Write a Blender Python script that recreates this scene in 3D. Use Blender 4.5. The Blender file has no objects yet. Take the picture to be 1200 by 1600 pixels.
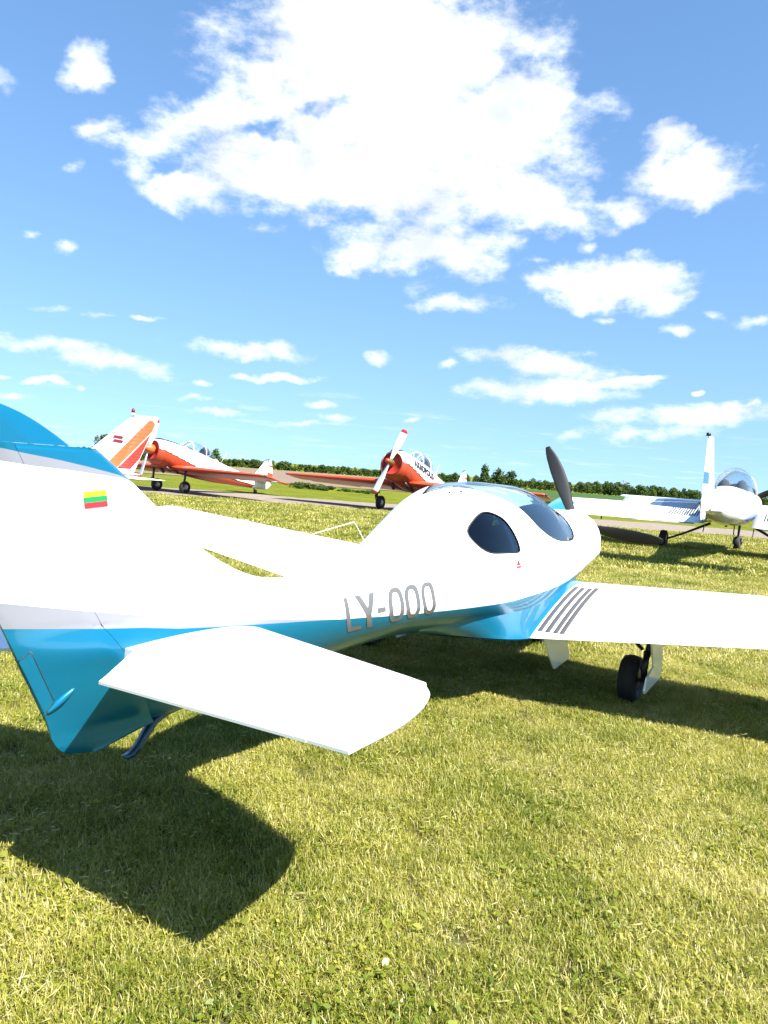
import bpy, bmesh, math, random
import numpy as np
from mathutils import Vector, Matrix
from mathutils.geometry import delaunay_2d_cdt

random.seed(7); rng = np.random.default_rng(7)
scene = bpy.context.scene
R = math.radians

# ------------------------------------------------------------------ camera
EYE = np.array([0.0, 0.0, 1.5])
FPX, ROLL, HORIZ = 1200.0, R(4.2), 730.0          # focal length and horizon height for a 1200x1600 frame
pitch = -math.atan((800 - HORIZ) * math.cos(ROLL) / FPX)
FWD = np.array([0, math.cos(pitch), math.sin(pitch)])
_r0 = np.array([1.0, 0, 0]); _u0 = np.cross(_r0, FWD)
RIGHT = _r0 * math.cos(ROLL) + _u0 * math.sin(ROLL)
UP = -_r0 * math.sin(ROLL) + _u0 * math.cos(ROLL)
cam_data = bpy.data.cameras.new('camera'); cam = bpy.data.objects.new('camera', cam_data)
scene.collection.objects.link(cam); scene.camera = cam
cam_data.sensor_width = 36; cam_data.lens = FPX / 1600 * 36
cam_data.clip_start = 0.05; cam_data.clip_end = 6000
M = Matrix.Identity(4)
for i in range(3):
    M[i][0], M[i][1], M[i][2], M[i][3] = RIGHT[i], UP[i], -FWD[i], EYE[i]
cam.matrix_world = M

def direction(px, py):
    v = FWD * FPX + RIGHT * (px - 600) + UP * (800 - py)
    return v / np.linalg.norm(v)

# ------------------------------------------------------------------ light, exposure, sky
TO_SUN = np.array([0.57, -0.465, 1.0]); TO_SUN /= np.linalg.norm(TO_SUN)
SUN_EL = math.asin(TO_SUN[2]); SUN_AZ = math.atan2(TO_SUN[0], TO_SUN[1])
sun_data = bpy.data.lights.new('sun', 'SUN'); sun = bpy.data.objects.new('sun', sun_data)
scene.collection.objects.link(sun)
sun_data.energy = 5.0; sun_data.angle = R(0.5); sun_data.color = (1.0, 0.955, 0.88)
sun.rotation_euler = Vector(-TO_SUN).to_track_quat('-Z', 'Y').to_euler()
sun.location = (6, -6, 20)
vs = scene.view_settings
vs.view_transform = 'Standard'; vs.look = 'None'; vs.exposure = 1.6; vs.gamma = 1.0
try: vs.use_curve_mapping = False
except Exception: pass
scene.cycles.max_bounces = 8; scene.cycles.diffuse_bounces = 2; scene.cycles.transparent_max_bounces = 12
scene.cycles.sample_clamp_indirect = 6

world = bpy.data.worlds.new('World'); scene.world = world; world.use_nodes = True
wt = world.node_tree; wn = wt.nodes; wl = wt.links; wn.clear()
def W(kind, **kw):
    n = wn.new(kind)
    for k, v in kw.items(): setattr(n, k, v)
    return n
def wmath(op, a, b=None, c=None, clamp=False):
    n = W('ShaderNodeMath', operation=op); n.use_clamp = clamp
    for i, q in enumerate((a, b, c)):
        if q is None: continue
        if isinstance(q, (int, float)): n.inputs[i].default_value = q
        else: wl.new(q, n.inputs[i])
    return n.outputs[0]
w_out = W('ShaderNodeOutputWorld'); SKY_STRENGTH = 0.072
sky = W('ShaderNodeTexSky', sky_type='NISHITA'); sky.sun_disc = False
sky.sun_elevation = SUN_EL; sky.sun_rotation = SUN_AZ
sky.altitude = 100; sky.air_density = 1.0; sky.dust_density = 0.05; sky.ozone_density = 3.0
tc = W('ShaderNodeTexCoord')
dirv = tc.outputs['Generated']
hs = W('ShaderNodeHueSaturation'); hs.inputs['Saturation'].default_value = 1.12; wl.new(sky.outputs[0], hs.inputs['Color']); sky_col = hs.outputs[0]
lift = W('ShaderNodeVectorMath', operation='MULTIPLY_ADD'); lift.inputs[1].default_value = (1, 1, 0.55); lift.inputs[2].default_value = (0, 0, 0.13); wl.new(dirv, lift.inputs[0]); wl.new(lift.outputs[0], sky.inputs['Vector'])
sep = W('ShaderNodeSeparateXYZ'); wl.new(dirv, sep.inputs[0])
# ragged edges: warp the direction with two scales of noise
def wnoise(vec, scale, detail, rough=0.55, col=False):
    n = W('ShaderNodeTexNoise'); n.inputs['Scale'].default_value = scale
    n.inputs['Detail'].default_value = detail; n.inputs['Roughness'].default_value = rough
    wl.new(vec, n.inputs['Vector']); return n.outputs['Color' if col else 'Fac']
def wvec(op, a, b=None, s=None):
    n = W('ShaderNodeVectorMath', operation=op)
    for i, q in enumerate((a, b)):
        if q is None: continue
        if isinstance(q, tuple): n.inputs[i].default_value = q
        else: wl.new(q, n.inputs[i])
    if s is not None: n.inputs['Scale'].default_value = s
    return n.outputs['Value' if op in ('DOT_PRODUCT', 'LENGTH') else 'Vector']
warp = wvec('SCALE', wvec('SUBTRACT', wnoise(dirv, 12.0, 4.0, 0.6, True), (0.5, 0.5, 0.5)), s=0.085)
dw = wvec('ADD', dirv, warp); dw_fine = wvec('ADD', dirv, wvec('SCALE', warp, s=0.5))
# clouds seen in the photograph: (x, y, half width, half height, tilt in degrees, weight)
BLOBS = [
 (600, 80, 240, 120, 0, 1.25), (470, 30, 110, 60, 0, .9), (715, 70, 120, 95, 0, 1.1), (640, 205, 270, 85, 0, 1.25),
 (540, 280, 290, 62, -6, 1.25), (800, 185, 105, 85, 0, 1.1), (775, 300, 150, 62, -10, 1.1), (870, 343, 85, 30, -4, .9),
 (265, 275, 100, 42, -25, 1.0), (345, 195, 130, 42, 6, .95), (840, 110, 30, 60, 20, .6), (430, 120, 110, 70, 25, .9),
 (450, 207, 50, 15, 14, -.6), (500, 175, 48, 9, 38, -.55), (425, 215, 34, 9, -10, -.45), (248, 252, 28, 13, 20, -.6), (775, 290, 20, 8, 0, -.6), (560, 185, 40, 30, 0, .35),
 (1100, 275, 95, 42, -3, 1.15), (1050, 240, 50, 34, 0, .9), (1150, 300, 45, 26, 0, .5), (980, 322, 62, 26, -6, .75), (905, 316, 40, 15, 0, .7),
 (655, 385, 135, 42, 0, .85), (720, 415, 85, 40, 0, .85), (722, 474, 78, 17, -2, 1.0), (560, 405, 48, 28, 0, .75), (640, 362, 90, 18, 0, .7),
 (410, 358, 45, 14, 0, .6), (945, 443, 120, 38, -6, 1.25), (1035, 468, 62, 24, -5, 1.0), (850, 435, 50, 26, 0, .85),
 (127, 104, 46, 34, 15, .95), (172, 198, 48, 18, 8, .9), (120, 260, 24, 12, 30, .6), (6, 120, 20, 22, 0, .8), (102, 390, 22, 13, 0, .75), (45, 367, 16, 8, 0, .5),
 (1057, 515, 32, 11, 0, .95), (1115, 495, 26, 11, 0, .9), (1182, 503, 30, 13, 0, .8), (945, 502, 18, 7, 0, .6), (840, 400, 22, 8, 0, .6), (915, 388, 18, 9, 0, .6),
 (700, 573, 17, 9, 0, 1.0), (590, 553, 24, 11, 0, .8), (75, 540, 110, 17, -10, .95), (165, 566, 105, 20, -8, .95),
 (380, 543, 115, 14, -4, .85), (430, 587, 66, 8, -1, .95), (372, 583, 18, 7, 0, .9), (75, 600, 34, 7, 0, .9), (121, 607, 14, 6, 0, .9), (318, 602, 16, 6, 0, .9),
 (8, 588, 12, 6, 0, .8), (22, 622, 16, 5, 0, .8), (78, 480, 32, 8, 0, .5), (145, 489, 32, 6, 0, .5), (235, 497, 30, 5, -6, .6),
 (840, 565, 115, 24, -6, 1.1), (850, 612, 125, 20, -2, 1.1), (975, 590, 55, 8, 1, .9), (920, 600, 90, 14, 0, .8), (920, 553, 20, 7, 0, .5), (1092, 612, 9, 4, 0, .9),
 (1075, 650, 150, 20, 2, .9), (1150, 638, 80, 14, 2, .9), (1000, 680, 130, 16, 2, .75), (1180, 630, 26, 6, 0, .9),
 (497, 631, 28, 8, 0, .85), (530, 652, 62, 8, -3, .7), (650, 656, 18, 6, 0, .8), (300, 622, 34, 7, 0, .7), (340, 643, 45, 6, 0, .6), (480, 663, 45, 6, 0, .6),
]
total = None; carve = None
for (bx_, by_, hw_, hh_, tilt, wgt) in BLOBS:
    c0 = direction(bx_, by_); k = FWD @ c0                     # foreshortening of a pixel at this direction
    ca, sa = math.cos(R(tilt)), math.sin(R(tilt))
    a = RIGHT * ca + UP * sa; a = a - c0 * (a @ c0); a = a / np.linalg.norm(a); b = np.cross(c0, a); b = b if b @ UP > 0 else -b
    rot = Matrix([[a[i], b[i], np.cross(a, b)[i]] for i in range(3)])
    mp = W('ShaderNodeMapping', vector_type='TEXTURE'); wl.new(dw if hh_ > 24 or wgt < 0 else dw_fine, mp.inputs[0])
    mp.inputs['Location'].default_value = tuple(c0); mp.inputs['Rotation'].default_value = rot.to_euler('XYZ')
    mp.inputs['Scale'].default_value = (hw_ * 1.42 / FPX * k, hh_ * 1.42 / FPX * k, 0.6)
    gr = W('ShaderNodeTexGradient', gradient_type='SPHERICAL'); wl.new(mp.outputs[0], gr.inputs[0])
    g = wmath('MULTIPLY', gr.outputs['Fac'], (2.1 if hh_ > 24 else 1.8) * abs(wgt))
    if wgt > 0: total = g if total is None else wmath('MAXIMUM', total, g)
    else: carve = g if carve is None else wmath('MAXIMUM', carve, g)
total = wmath('SUBTRACT', total, carve)
# low, far clouds: flat streaks on a plane high above
zsafe = wmath('ADD', wmath('MAXIMUM', sep.outputs[2], 0.0), 0.045)
cp = W('ShaderNodeCombineXYZ'); wl.new(wmath('DIVIDE', sep.outputs[0], zsafe), cp.inputs[0]); wl.new(wmath('DIVIDE', sep.outputs[1], zsafe), cp.inputs[1])
streak = wnoise(cp.outputs[0], 0.9, 5.0, 0.6)
low = wmath('MULTIPLY', wmath('SUBTRACT', streak, 0.45), 4.2)
lowmask = W('ShaderNodeMapRange'); lowmask.interpolation_type = 'SMOOTHSTEP'
wl.new(sep.outputs[2], lowmask.inputs[0])
lowmask.inputs[1].default_value = 0.20; lowmask.inputs[2].default_value = 0.03; lowmask.inputs[3].default_value = 0; lowmask.inputs[4].default_value = 0.9
low = wmath('MULTIPLY', wmath('MAXIMUM', low, 0.0), lowmask.outputs[0])
flat = wvec('MULTIPLY', dirv, (1.0, 1.0, 1.9))
fluff = wmath('MULTIPLY', wmath('SUBTRACT', wnoise(flat, 15.0, 8.0, 0.63), 0.5), 3.8)
def cloud_layer(cover):
    """sky with cloud laid over it -> Background closure"""
    d = wmath('MULTIPLY_ADD', fluff, wmath('MINIMUM', wmath('MULTIPLY', cover, 2.2), 1.0), cover)
    al = W('ShaderNodeMapRange'); al.interpolation_type = 'SMOOTHSTEP'; wl.new(wmath('MAXIMUM', d, low), al.inputs[0])
    al.inputs[1].default_value = 0.30; al.inputs[2].default_value = 1.65
    mx = W('ShaderNodeMix', data_type='RGBA'); wl.new(al.outputs[0], mx.inputs[0]); wl.new(sky_col, mx.inputs[6]); wl.new(ccol.outputs[0], mx.inputs[7])
    bg = W('ShaderNodeBackground'); bg.inputs['Strength'].default_value = SKY_STRENGTH; wl.new(mx.outputs[2], bg.inputs['Color']); return bg.outputs[0]
shade = W('ShaderNodeMapRange'); wl.new(wnoise(dirv, 7.0, 5.0, 0.6), shade.inputs[0])
shade.inputs[1].default_value = 0.34; shade.inputs[2].default_value = 0.50; shade.inputs[3].default_value = 0.76; shade.inputs[4].default_value = 1.0
ccol = W('ShaderNodeVectorMath', operation='SCALE'); ccol.inputs[0].default_value = (5.5, 5.85, 6.4); wl.new(shade.outputs[0], ccol.inputs['Scale'])
# beside and behind the camera the sky carries fair weather cloud of the same kind
cum = wmath('MAXIMUM', wmath('MULTIPLY', wmath('SUBTRACT', wnoise(dirv, 3.2, 4.0, 0.55), 0.54), 6.0), 0.0)
inview = wmath('GREATER_THAN', wvec('DOT_PRODUCT', dirv, tuple(FWD)), 0.70)
ms = W('ShaderNodeMixShader'); wl.new(inview, ms.inputs[0]); wl.new(cloud_layer(cum), ms.inputs[1]); wl.new(cloud_layer(total), ms.inputs[2])
wl.new(ms.outputs[0], w_out.inputs[0])
world.cycles.sampling_method = 'MANUAL'; world.cycles.sample_map_resolution = 512

# ------------------------------------------------------------------ helpers
def link(o, parent=None):
    scene.collection.objects.link(o)
    if parent is not None: o.parent = parent
    return o
def tag(o, label=None, category=None, group=None, kind=None):
    for k, v in (('label', label), ('category', category), ('group', group), ('kind', kind)):
        if v: o[k] = v
    return o
def empty(name, loc=(0, 0, 0), rz=0.0):
    o = bpy.data.objects.new(name, None); o.empty_display_size = 0.3
    o.location = loc; o.rotation_euler = (0, 0, rz); return link(o)
def mesh(name, verts, faces, mats, parent=None, smooth=True, midx=None, attrs=None, normals=None):
    me = bpy.data.meshes.new(name)
    v = np.asarray(verts, float)
    me.from_pydata(v.tolist(), [], [tuple(int(i) for i in f) for f in faces])
    for m in (mats if isinstance(mats, (list, tuple)) else [mats]): me.materials.append(m)
    if midx is not None: me.polygons.foreach_set('material_index', np.asarray(midx, np.int32))
    me.polygons.foreach_set('use_smooth', np.full(len(me.polygons), bool(smooth)))
    if attrs:
        for k, a in attrs.items():
            me.attributes.new(k, 'FLOAT', 'POINT').data.foreach_set('value', np.asarray(a, np.float32))
    if normals is not None: me.normals_split_custom_set_from_vertices([tuple(n) for n in normals])
    me.update()
    return link(bpy.data.objects.new(name, me), parent)
class MB:
    def __init__(s): s.v = []; s.f = []; s.m = []
    def add(s, V, F, m=0):
        b = len(s.v); s.v += [tuple(map(float, p)) for p in V]; s.f += [tuple(b + int(i) for i in f) for f in F]; s.m += [m] * len(F)
        return s
    def build(s, name, mats, parent=None, smooth=True, fn=None, xf=None):
        V = np.array(s.v)
        if xf is not None: V = xf(V)
        mi = s.m if fn is None else [fn(np.mean([s.v[i] for i in f], axis=0)) for f in s.f]
        o = mesh(name, V, s.f, mats, parent, smooth, mi); return o
def box(c, size, bev=0.0):
    x, y, z = [q / 2 for q in size]; c = np.array(c)
    V = np.array([(sx * x, sy * y, sz * z) for sx in (-1, 1) for sy in (-1, 1) for sz in (-1, 1)]) + c
    F = [(0, 1, 3, 2), (4, 6, 7, 5), (0, 4, 5, 1), (2, 3, 7, 6), (0, 2, 6, 4), (1, 5, 7, 3)]
    return V, F
def grid_faces(n, m, wrap=False, flip=False):
    F = []
    for i in range(n - 1):
        for j in range(m if wrap else m - 1):
            a, b, c, d = i * m + j, i * m + (j + 1) % m, (i + 1) * m + (j + 1) % m, (i + 1) * m + j
            F.append((a, d, c, b) if flip else (a, b, c, d))
    return F
def loft(rings, cap=True, flip=False):
    n, m = len(rings), len(rings[0]); V = np.concatenate([np.asarray(r, float) for r in rings])
    F = grid_faces(n, m, True, flip)
    if cap:
        c0 = len(V); V = np.concatenate([V, [np.mean(rings[0], axis=0)], [np.mean(rings[-1], axis=0)]])
        for j in range(m):
            k = (j + 1) % m
            F.append((c0, k, j) if not flip else (c0, j, k))
            F.append((c0 + 1, (n - 1) * m + j, (n - 1) * m + k) if not flip else (c0 + 1, (n - 1) * m + k, (n - 1) * m + j))
    return V, F
def tube(pts, rad, n=10, cap=True):
    pts = [np.array(p, float) for p in pts]; rad = rad if hasattr(rad, '__len__') else [rad] * len(pts)
    rings = []; up = np.array([0.13, 0.21, 0.97])
    for i, p in enumerate(pts):
        t = pts[min(i + 1, len(pts) - 1)] - pts[max(i - 1, 0)]; t = t / (np.linalg.norm(t) + 1e-9)
        a = np.cross(t, up); a = a / (np.linalg.norm(a) + 1e-9); b = np.cross(t, a)
        rings.append([p + rad[i] * (math.cos(q) * a + math.sin(q) * b) for q in np.linspace(0, 2 * math.pi, n, endpoint=False)])
    return loft(rings, cap)
def lathe(profile, n=28, axis='y', centre=(0, 0, 0)):
    """profile = [(along, radius)]; revolved round an axis through centre"""
    rings = []
    for a, r in profile:
        ang = np.linspace(0, 2 * math.pi, n, endpoint=False)
        c, s = r * np.cos(ang), r * np.sin(ang); o = np.full(n, a)
        rings.append(np.stack({'y': (c, o, s), 'x': (o, c, s), 'z': (c, s, o)}[axis], -1) + np.array(centre))
    return loft(rings, True)

# ------------------------------------------------------------------ materials
def material(name):
    m = bpy.data.materials.new(name); m.use_nodes = True
    nt = m.node_tree; b = nt.nodes['Principled BSDF']; return m, nt, b
def N(nt, kind, **kw):
    n = nt.nodes.new(kind)
    for k, v in kw.items(): setattr(n, k, v)
    return n
def plain(name, col, rough=0.5, metal=0.0, coat=0.0, vary=0.06, scale=6.0, bump=0.0):
    m, nt, b = material(name)
    b.inputs['Roughness'].default_value = rough; b.inputs['Metallic'].default_value = metal
    b.inputs['Coat Weight'].default_value = coat; b.inputs['Coat Roughness'].default_value = 0.04
    t = N(nt, 'ShaderNodeTexCoord'); nz = N(nt, 'ShaderNodeTexNoise'); nz.inputs['Scale'].default_value = scale; nz.inputs['Detail'].default_value = 5
    nt.links.new(t.outputs['Object'], nz.inputs['Vector'])
    mr = N(nt, 'ShaderNodeMapRange'); nt.links.new(nz.outputs['Fac'], mr.inputs[0])
    mr.inputs[1].default_value = .3; mr.inputs[2].default_value = .7; mr.inputs[3].default_value = 1 - vary; mr.inputs[4].default_value = 1 + vary * .4
    vm = N(nt, 'ShaderNodeVectorMath', operation='SCALE'); vm.inputs[0].default_value = col; nt.links.new(mr.outputs[0], vm.inputs['Scale'])
    nt.links.new(vm.outputs[0], b.inputs['Base Color'])
    if bump:
        bp = N(nt, 'ShaderNodeBump'); bp.inputs['Strength'].default_value = bump; bp.inputs['Distance'].default_value = 0.01
        nt.links.new(nz.outputs['Fac'], bp.inputs['Height']); nt.links.new(bp.outputs[0], b.inputs['Normal'])
    return m
WHITE = (0.80, 0.80, 0.79); SILVER = (0.20, 0.205, 0.235); BLUE = (0.003, 0.165, 0.295)
m_white = plain('white_gelcoat', WHITE, 0.28, 0, 0.6, 0.03, 3)
m_blue = plain('blue_metallic_paint', BLUE, 0.30, 0.35, 0.5, 0.05, 30)
m_silver = plain('silver_paint', SILVER, 0.35, 0.3, 0.5, 0.04, 20)
m_dgrey = plain('dark_grey_paint', (0.035, 0.037, 0.04), 0.55, 0, 0, 0.25, 60, 0.3)
m_skid = plain('shadowed_skid_paint', (0.004, 0.055, 0.13), 0.4, 0.2, 0.5)  # blue darkened: the tailplane's shadow is put into the skid's colour
m_seam = plain('seam_sealant', (0.13, 0.13, 0.135), 0.7)
m_strip = plain('anti_slip_strip', (0.06, 0.06, 0.065), 0.85, 0, 0, 0.3, 120, 0.5)
m_lgrey = plain('grey_paint', (0.36, 0.37, 0.38), 0.5, 0, 0, 0.1, 20)
m_black = plain('black_composite', (0.008, 0.008, 0.009), 0.5, 0, 0.0, 0.2, 40)
m_rubber = plain('tyre_rubber', (0.013, 0.013, 0.014), 0.75, 0, 0, 0.25, 40, 0.2)
m_metal = plain('bare_metal', (0.42, 0.42, 0.43), 0.35, 0.9, 0, 0.1, 20)
m_dmetal = plain('dark_metal', (0.05, 0.05, 0.055), 0.45, 0.6, 0, 0.2, 20)
m_interior = plain('cabin_lining', (0.025, 0.028, 0.033), 0.85, 0, 0, 0.2, 30)
m_seat = plain('seat_fabric', (0.06, 0.065, 0.075), 0.9, 0, 0, 0.25, 60)
m_shade = plain('pleated_fabric', (0.55, 0.62, 0.70), 0.7, 0, 0, 0.08, 15)
m_red = plain('red_print', (0.42, 0.015, 0.02), 0.5, 0, 0, 0.1, 40)
m_maroon = plain('maroon_print', (0.16, 0.008, 0.02), 0.5)
m_yellow = plain('yellow_print', (0.80, 0.50, 0.01), 0.5)
m_green = plain('green_print', (0.005, 0.22, 0.06), 0.5)
m_fred = plain('flag_red_print', (0.52, 0.02, 0.03), 0.5)
m_orange = plain('orange_paint', (0.43, 0.055, 0.016), 0.38, 0, 0.12, 0.08, 4)
m_orange2 = plain('orange_red_paint', (0.38, 0.030, 0.020), 0.4, 0, 0.12, 0.08, 4)
m_orange3 = plain('light_orange_paint', (0.55, 0.115, 0.03), 0.4, 0, 0.12, 0.08, 4)
m_cowl = plain('cowl_shutter_red', (0.22, 0.02, 0.012), 0.5, 0, 0, 0.2, 20)
m_teal = plain('teal_paint', (0.02, 0.24, 0.26), 0.3, 0, 0.6)
m_cblue = plain('cobalt_paint', (0.02, 0.11, 0.40), 0.3, 0, 0.6)
m_cgrey = plain('blue_grey_paint_and_shade', (0.42, 0.47, 0.56), 0.4, 0, 0.4)
m_brass = plain('brass_hub', (0.35, 0.25, 0.08), 0.4, 0.8)

def banded():
    """paint chosen by two smooth signed distances stored on the mesh: band (blue below 0), stripe (silver below 0), cap (blue above 0), capstripe"""
    m, nt, b = material('aircraft_paint_scheme')
    def att(n): q = N(nt, 'ShaderNodeAttribute'); q.attribute_name = n; return q.outputs['Fac']
    def step(s):
        q = N(nt, 'ShaderNodeMapRange'); nt.links.new(s, q.inputs[0]); q.inputs[1].default_value = -0.0006; q.inputs[2].default_value = 0.0006; return q.outputs[0]
    def mixc(f, a, c):
        q = N(nt, 'ShaderNodeMix', data_type='RGBA'); nt.links.new(f, q.inputs[0])
        for s, v in ((6, a), (7, c)):
            if isinstance(v, tuple): q.inputs[s].default_value = v + (1,)
            else: nt.links.new(v, q.inputs[s])
        return q.outputs[2]
    def mixf(f, a, c):
        q = N(nt, 'ShaderNodeMix', data_type='FLOAT'); nt.links.new(f, q.inputs[0])
        for s, v in ((2, a), (3, c)):
            if isinstance(v, (int, float)): q.inputs[s].default_value = v
            else: nt.links.new(v, q.inputs[s])
        return q.outputs[0]
    s_str, s_blue, s_cap, s_cs = step(att('stripe')), step(att('band')), step(att('cap')), step(att('capstripe'))
    t = N(nt, 'ShaderNodeTexCoord'); nz = N(nt, 'ShaderNodeTexNoise'); nz.inputs['Scale'].default_value = 2.5; nz.inputs['Detail'].default_value = 6
    nt.links.new(t.outputs['Object'], nz.inputs['Vector'])
    mr = N(nt, 'ShaderNodeMapRange'); nt.links.new(nz.outputs['Fac'], mr.inputs[0]); mr.inputs[3].default_value = .95; mr.inputs[4].default_value = 1.02
    c = mixc(s_str, SILVER, WHITE); c = mixc(s_blue, BLUE, c); c = mixc(s_cs, c, SILVER); c = mixc(s_cap, c, BLUE)
    vm = N(nt, 'ShaderNodeVectorMath', operation='SCALE'); nt.links.new(c, vm.inputs[0]); nt.links.new(mr.outputs[0], vm.inputs['Scale'])
    nt.links.new(vm.outputs[0], b.inputs['Base Color'])
    met = mixf(s_blue, 0.45, 0.0); met = mixf(s_cap, met, 0.45); nt.links.new(met, b.inputs['Metallic'])
    b.inputs['Roughness'].default_value = 0.28; b.inputs['Coat Weight'].default_value = 0.4; b.inputs['Coat Roughness'].default_value = 0.04
    return m
m_scheme = banded()
def glass(name, tint, refl=1.0):
    m, nt, b = material(name); nt.nodes.remove(b)
    out = nt.nodes['Material Output']; tr = N(nt, 'ShaderNodeBsdfTransparent'); tr.inputs[0].default_value = tint + (1,)
    gl = N(nt, 'ShaderNodeBsdfGlossy'); gl.inputs['Roughness'].default_value = 0.02; gl.inputs[0].default_value = (1, 1, 1, 1)
    lw = N(nt, 'ShaderNodeLayerWeight'); lw.inputs[0].default_value = 0.5; pw = N(nt, 'ShaderNodeMath', operation='POWER'); nt.links.new(lw.outputs['Facing'], pw.inputs[0]); pw.inputs[1].default_value = 4.0
    fr = N(nt, 'ShaderNodeMath', operation='MULTIPLY_ADD'); nt.links.new(pw.outputs[0], fr.inputs[0]); fr.inputs[1].default_value = 0.9; fr.inputs[2].default_value = 0.045
    mu = N(nt, 'ShaderNodeMath', operation='MULTIPLY'); nt.links.new(fr.outputs[0], mu.inputs[0]); mu.inputs[1].default_value = refl
    mx = N(nt, 'ShaderNodeMixShader'); nt.links.new(mu.outputs[0], mx.inputs[0]); nt.links.new(tr.outputs[0], mx.inputs[1]); nt.links.new(gl.outputs[0], mx.inputs[2])
    nt.links.new(mx.outputs[0], out.inputs[0]); return m
m_glass = glass('tinted_glass', (0.60, 0.75, 0.84)); m_glass_dark = glass('dark_tinted_glass', (0.07, 0.15, 0.25)); m_glass_clear = glass('clear_perspex', (0.86, 0.91, 0.93))

# ------------------------------------------------------------------ ground
def zg(x, y):
    d = np.hypot(x, y)
    return -0.0115 * np.clip(d - 45, 0, 900)
def ground_material():
    m, nt, b = material('meadow'); L = nt.links
    g = N(nt, 'ShaderNodeNewGeometry'); pos = g.outputs['Position']
    def nz(scale, det, rough=.6, vec=pos):
        q = N(nt, 'ShaderNodeTexNoise'); q.inputs['Scale'].default_value = scale; q.inputs['Detail'].default_value = det; q.inputs['Roughness'].default_value = rough
        L.new(vec, q.inputs['Vector']); return q.outputs['Fac']
    def ramp(f, stops):
        q = N(nt, 'ShaderNodeValToRGB'); L.new(f, q.inputs[0]); e = q.color_ramp.elements
        e[0].position, e[0].color = stops[0][0], stops[0][1] + (1,); e[1].position, e[1].color = stops[-1][0], stops[-1][1] + (1,)
        for p, c in stops[1:-1]: k = e.new(p); k.color = c + (1,)
        return q.outputs[0]
    fine = ramp(nz(55, 6, .75), [(.30, (.030, .048, .004)), (.46, (.105, .130, .012)), (.58, (.19, .205, .022)), (.72, (.32, .31, .06))])
    patch = ramp(nz(.45, 5, .65), [(.32, (.70, .78, .60)), (.5, (1, 1, .95)), (.68, (1.22, 1.1, 1.0))])
    mx = N(nt, 'ShaderNodeMix', data_type='RGBA', blend_type='MULTIPLY'); mx.inputs[0].default_value = 1
    L.new(fine, mx.inputs[6]); L.new(patch, mx.inputs[7]); L.new(mx.outputs[2], b.inputs['Base Color'])
    b.inputs['Roughness'].default_value = 1; b.inputs['Specular IOR Level'].default_value = 0.05
    bp = N(nt, 'ShaderNodeBump'); bp.inputs['Strength'].default_value = 1.0; bp.inputs['Distance'].default_value = .05
    L.new(nz(45, 5, .7), bp.inputs['Height']); L.new(bp.outputs[0], b.inputs['Normal'])
    return m
m_meadow = ground_material()
def soil(name, c1, c2, scale, stretch=(1, 1, 1), bump=.4):
    m, nt, b = material(name); L = nt.links
    g = N(nt, 'ShaderNodeNewGeometry'); mp = N(nt, 'ShaderNodeVectorMath', operation='MULTIPLY'); mp.inputs[1].default_value = stretch; L.new(g.outputs['Position'], mp.inputs[0])
    q = N(nt, 'ShaderNodeTexNoise'); q.inputs['Scale'].default_value = scale; q.inputs['Detail'].default_value = 7; q.inputs['Roughness'].default_value = .7; L.new(mp.outputs[0], q.inputs['Vector'])
    r = N(nt, 'ShaderNodeValToRGB'); L.new(q.outputs['Fac'], r.inputs[0]); e = r.color_ramp.elements
    e[0].position, e[0].color, e[1].position, e[1].color = .33, c1 + (1,), .67, c2 + (1,)
    L.new(r.outputs[0], b.inputs['Base Color']); b.inputs['Roughness'].default_value = .95; b.inputs['Specular IOR Level'].default_value = .1
    bp = N(nt, 'ShaderNodeBump'); bp.inputs['Strength'].default_value = bump; bp.inputs['Distance'].default_value = .04; L.new(q.outputs['Fac'], bp.inputs['Height']); L.new(bp.outputs[0], b.inputs['Normal'])
    return m
m_earth = soil('turf_soil', (.035, .036, .010), (.11, .10, .035), 30)
m_gravel = soil('gravel_track', (.15, .122, .098), (.26, .22, .18), 9, (.35, 1, 1))
m_plough = soil('ploughed_earth', (.135, .098, .068), (.215, .165, .12), .5, (.15, 1, 1))
m_crop = soil('young_crop', (.028, .062, .012), (.052, .098, .020), .35, (.2, 1, 1))

def polar(name, radii, mat, dz=0.0):
    a = np.linspace(0, 2 * math.pi, 97)[:-1]; V = [(0, 0, float(zg(0, 0)) + dz)]; F = []
    for r in radii: V += [(r * math.cos(t), r * math.sin(t), float(zg(r * math.cos(t), r * math.sin(t))) + dz) for t in a]
    n = len(a)
    F += [(0, 1 + j, 1 + (j + 1) % n) for j in range(n)]
    for i in range(len(radii) - 1):
        for j in range(n): F.append((1 + i * n + j, 1 + (i + 1) * n + j, 1 + (i + 1) * n + (j + 1) % n, 1 + i * n + (j + 1) % n))
    return mesh(name, V, F, mat, None, True)
ground = polar('ground', [2, 5, 10, 20, 32, 45, 60, 90, 140, 200, 300, 400, 525, 700, 945, 1400, 3000], m_meadow); tag(ground, kind='structure')
def sheet(name, xs, ys, mat, dz, edge=None):
    V = []; 
    for y in ys:
        for x in xs:
            yy = y + (edge(x, y) if edge else 0); V.append((x, yy, float(zg(x, yy)) + dz))
    o = mesh(name, V, grid_faces(len(ys), len(xs)), mat, None, True); tag(o, kind='structure'); return o
rough_edge = lambda x, y: 0.28 * math.sin(x * .7 + y) + .18 * math.sin(x * 2.3 + 2 * y) + .10 * math.sin(x * 6.1 + y * 3)
sheet('road', np.arange(-70, 70.1, .35), np.linspace(26.0, 31.6, 9), m_gravel, .006, rough_edge)
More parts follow.
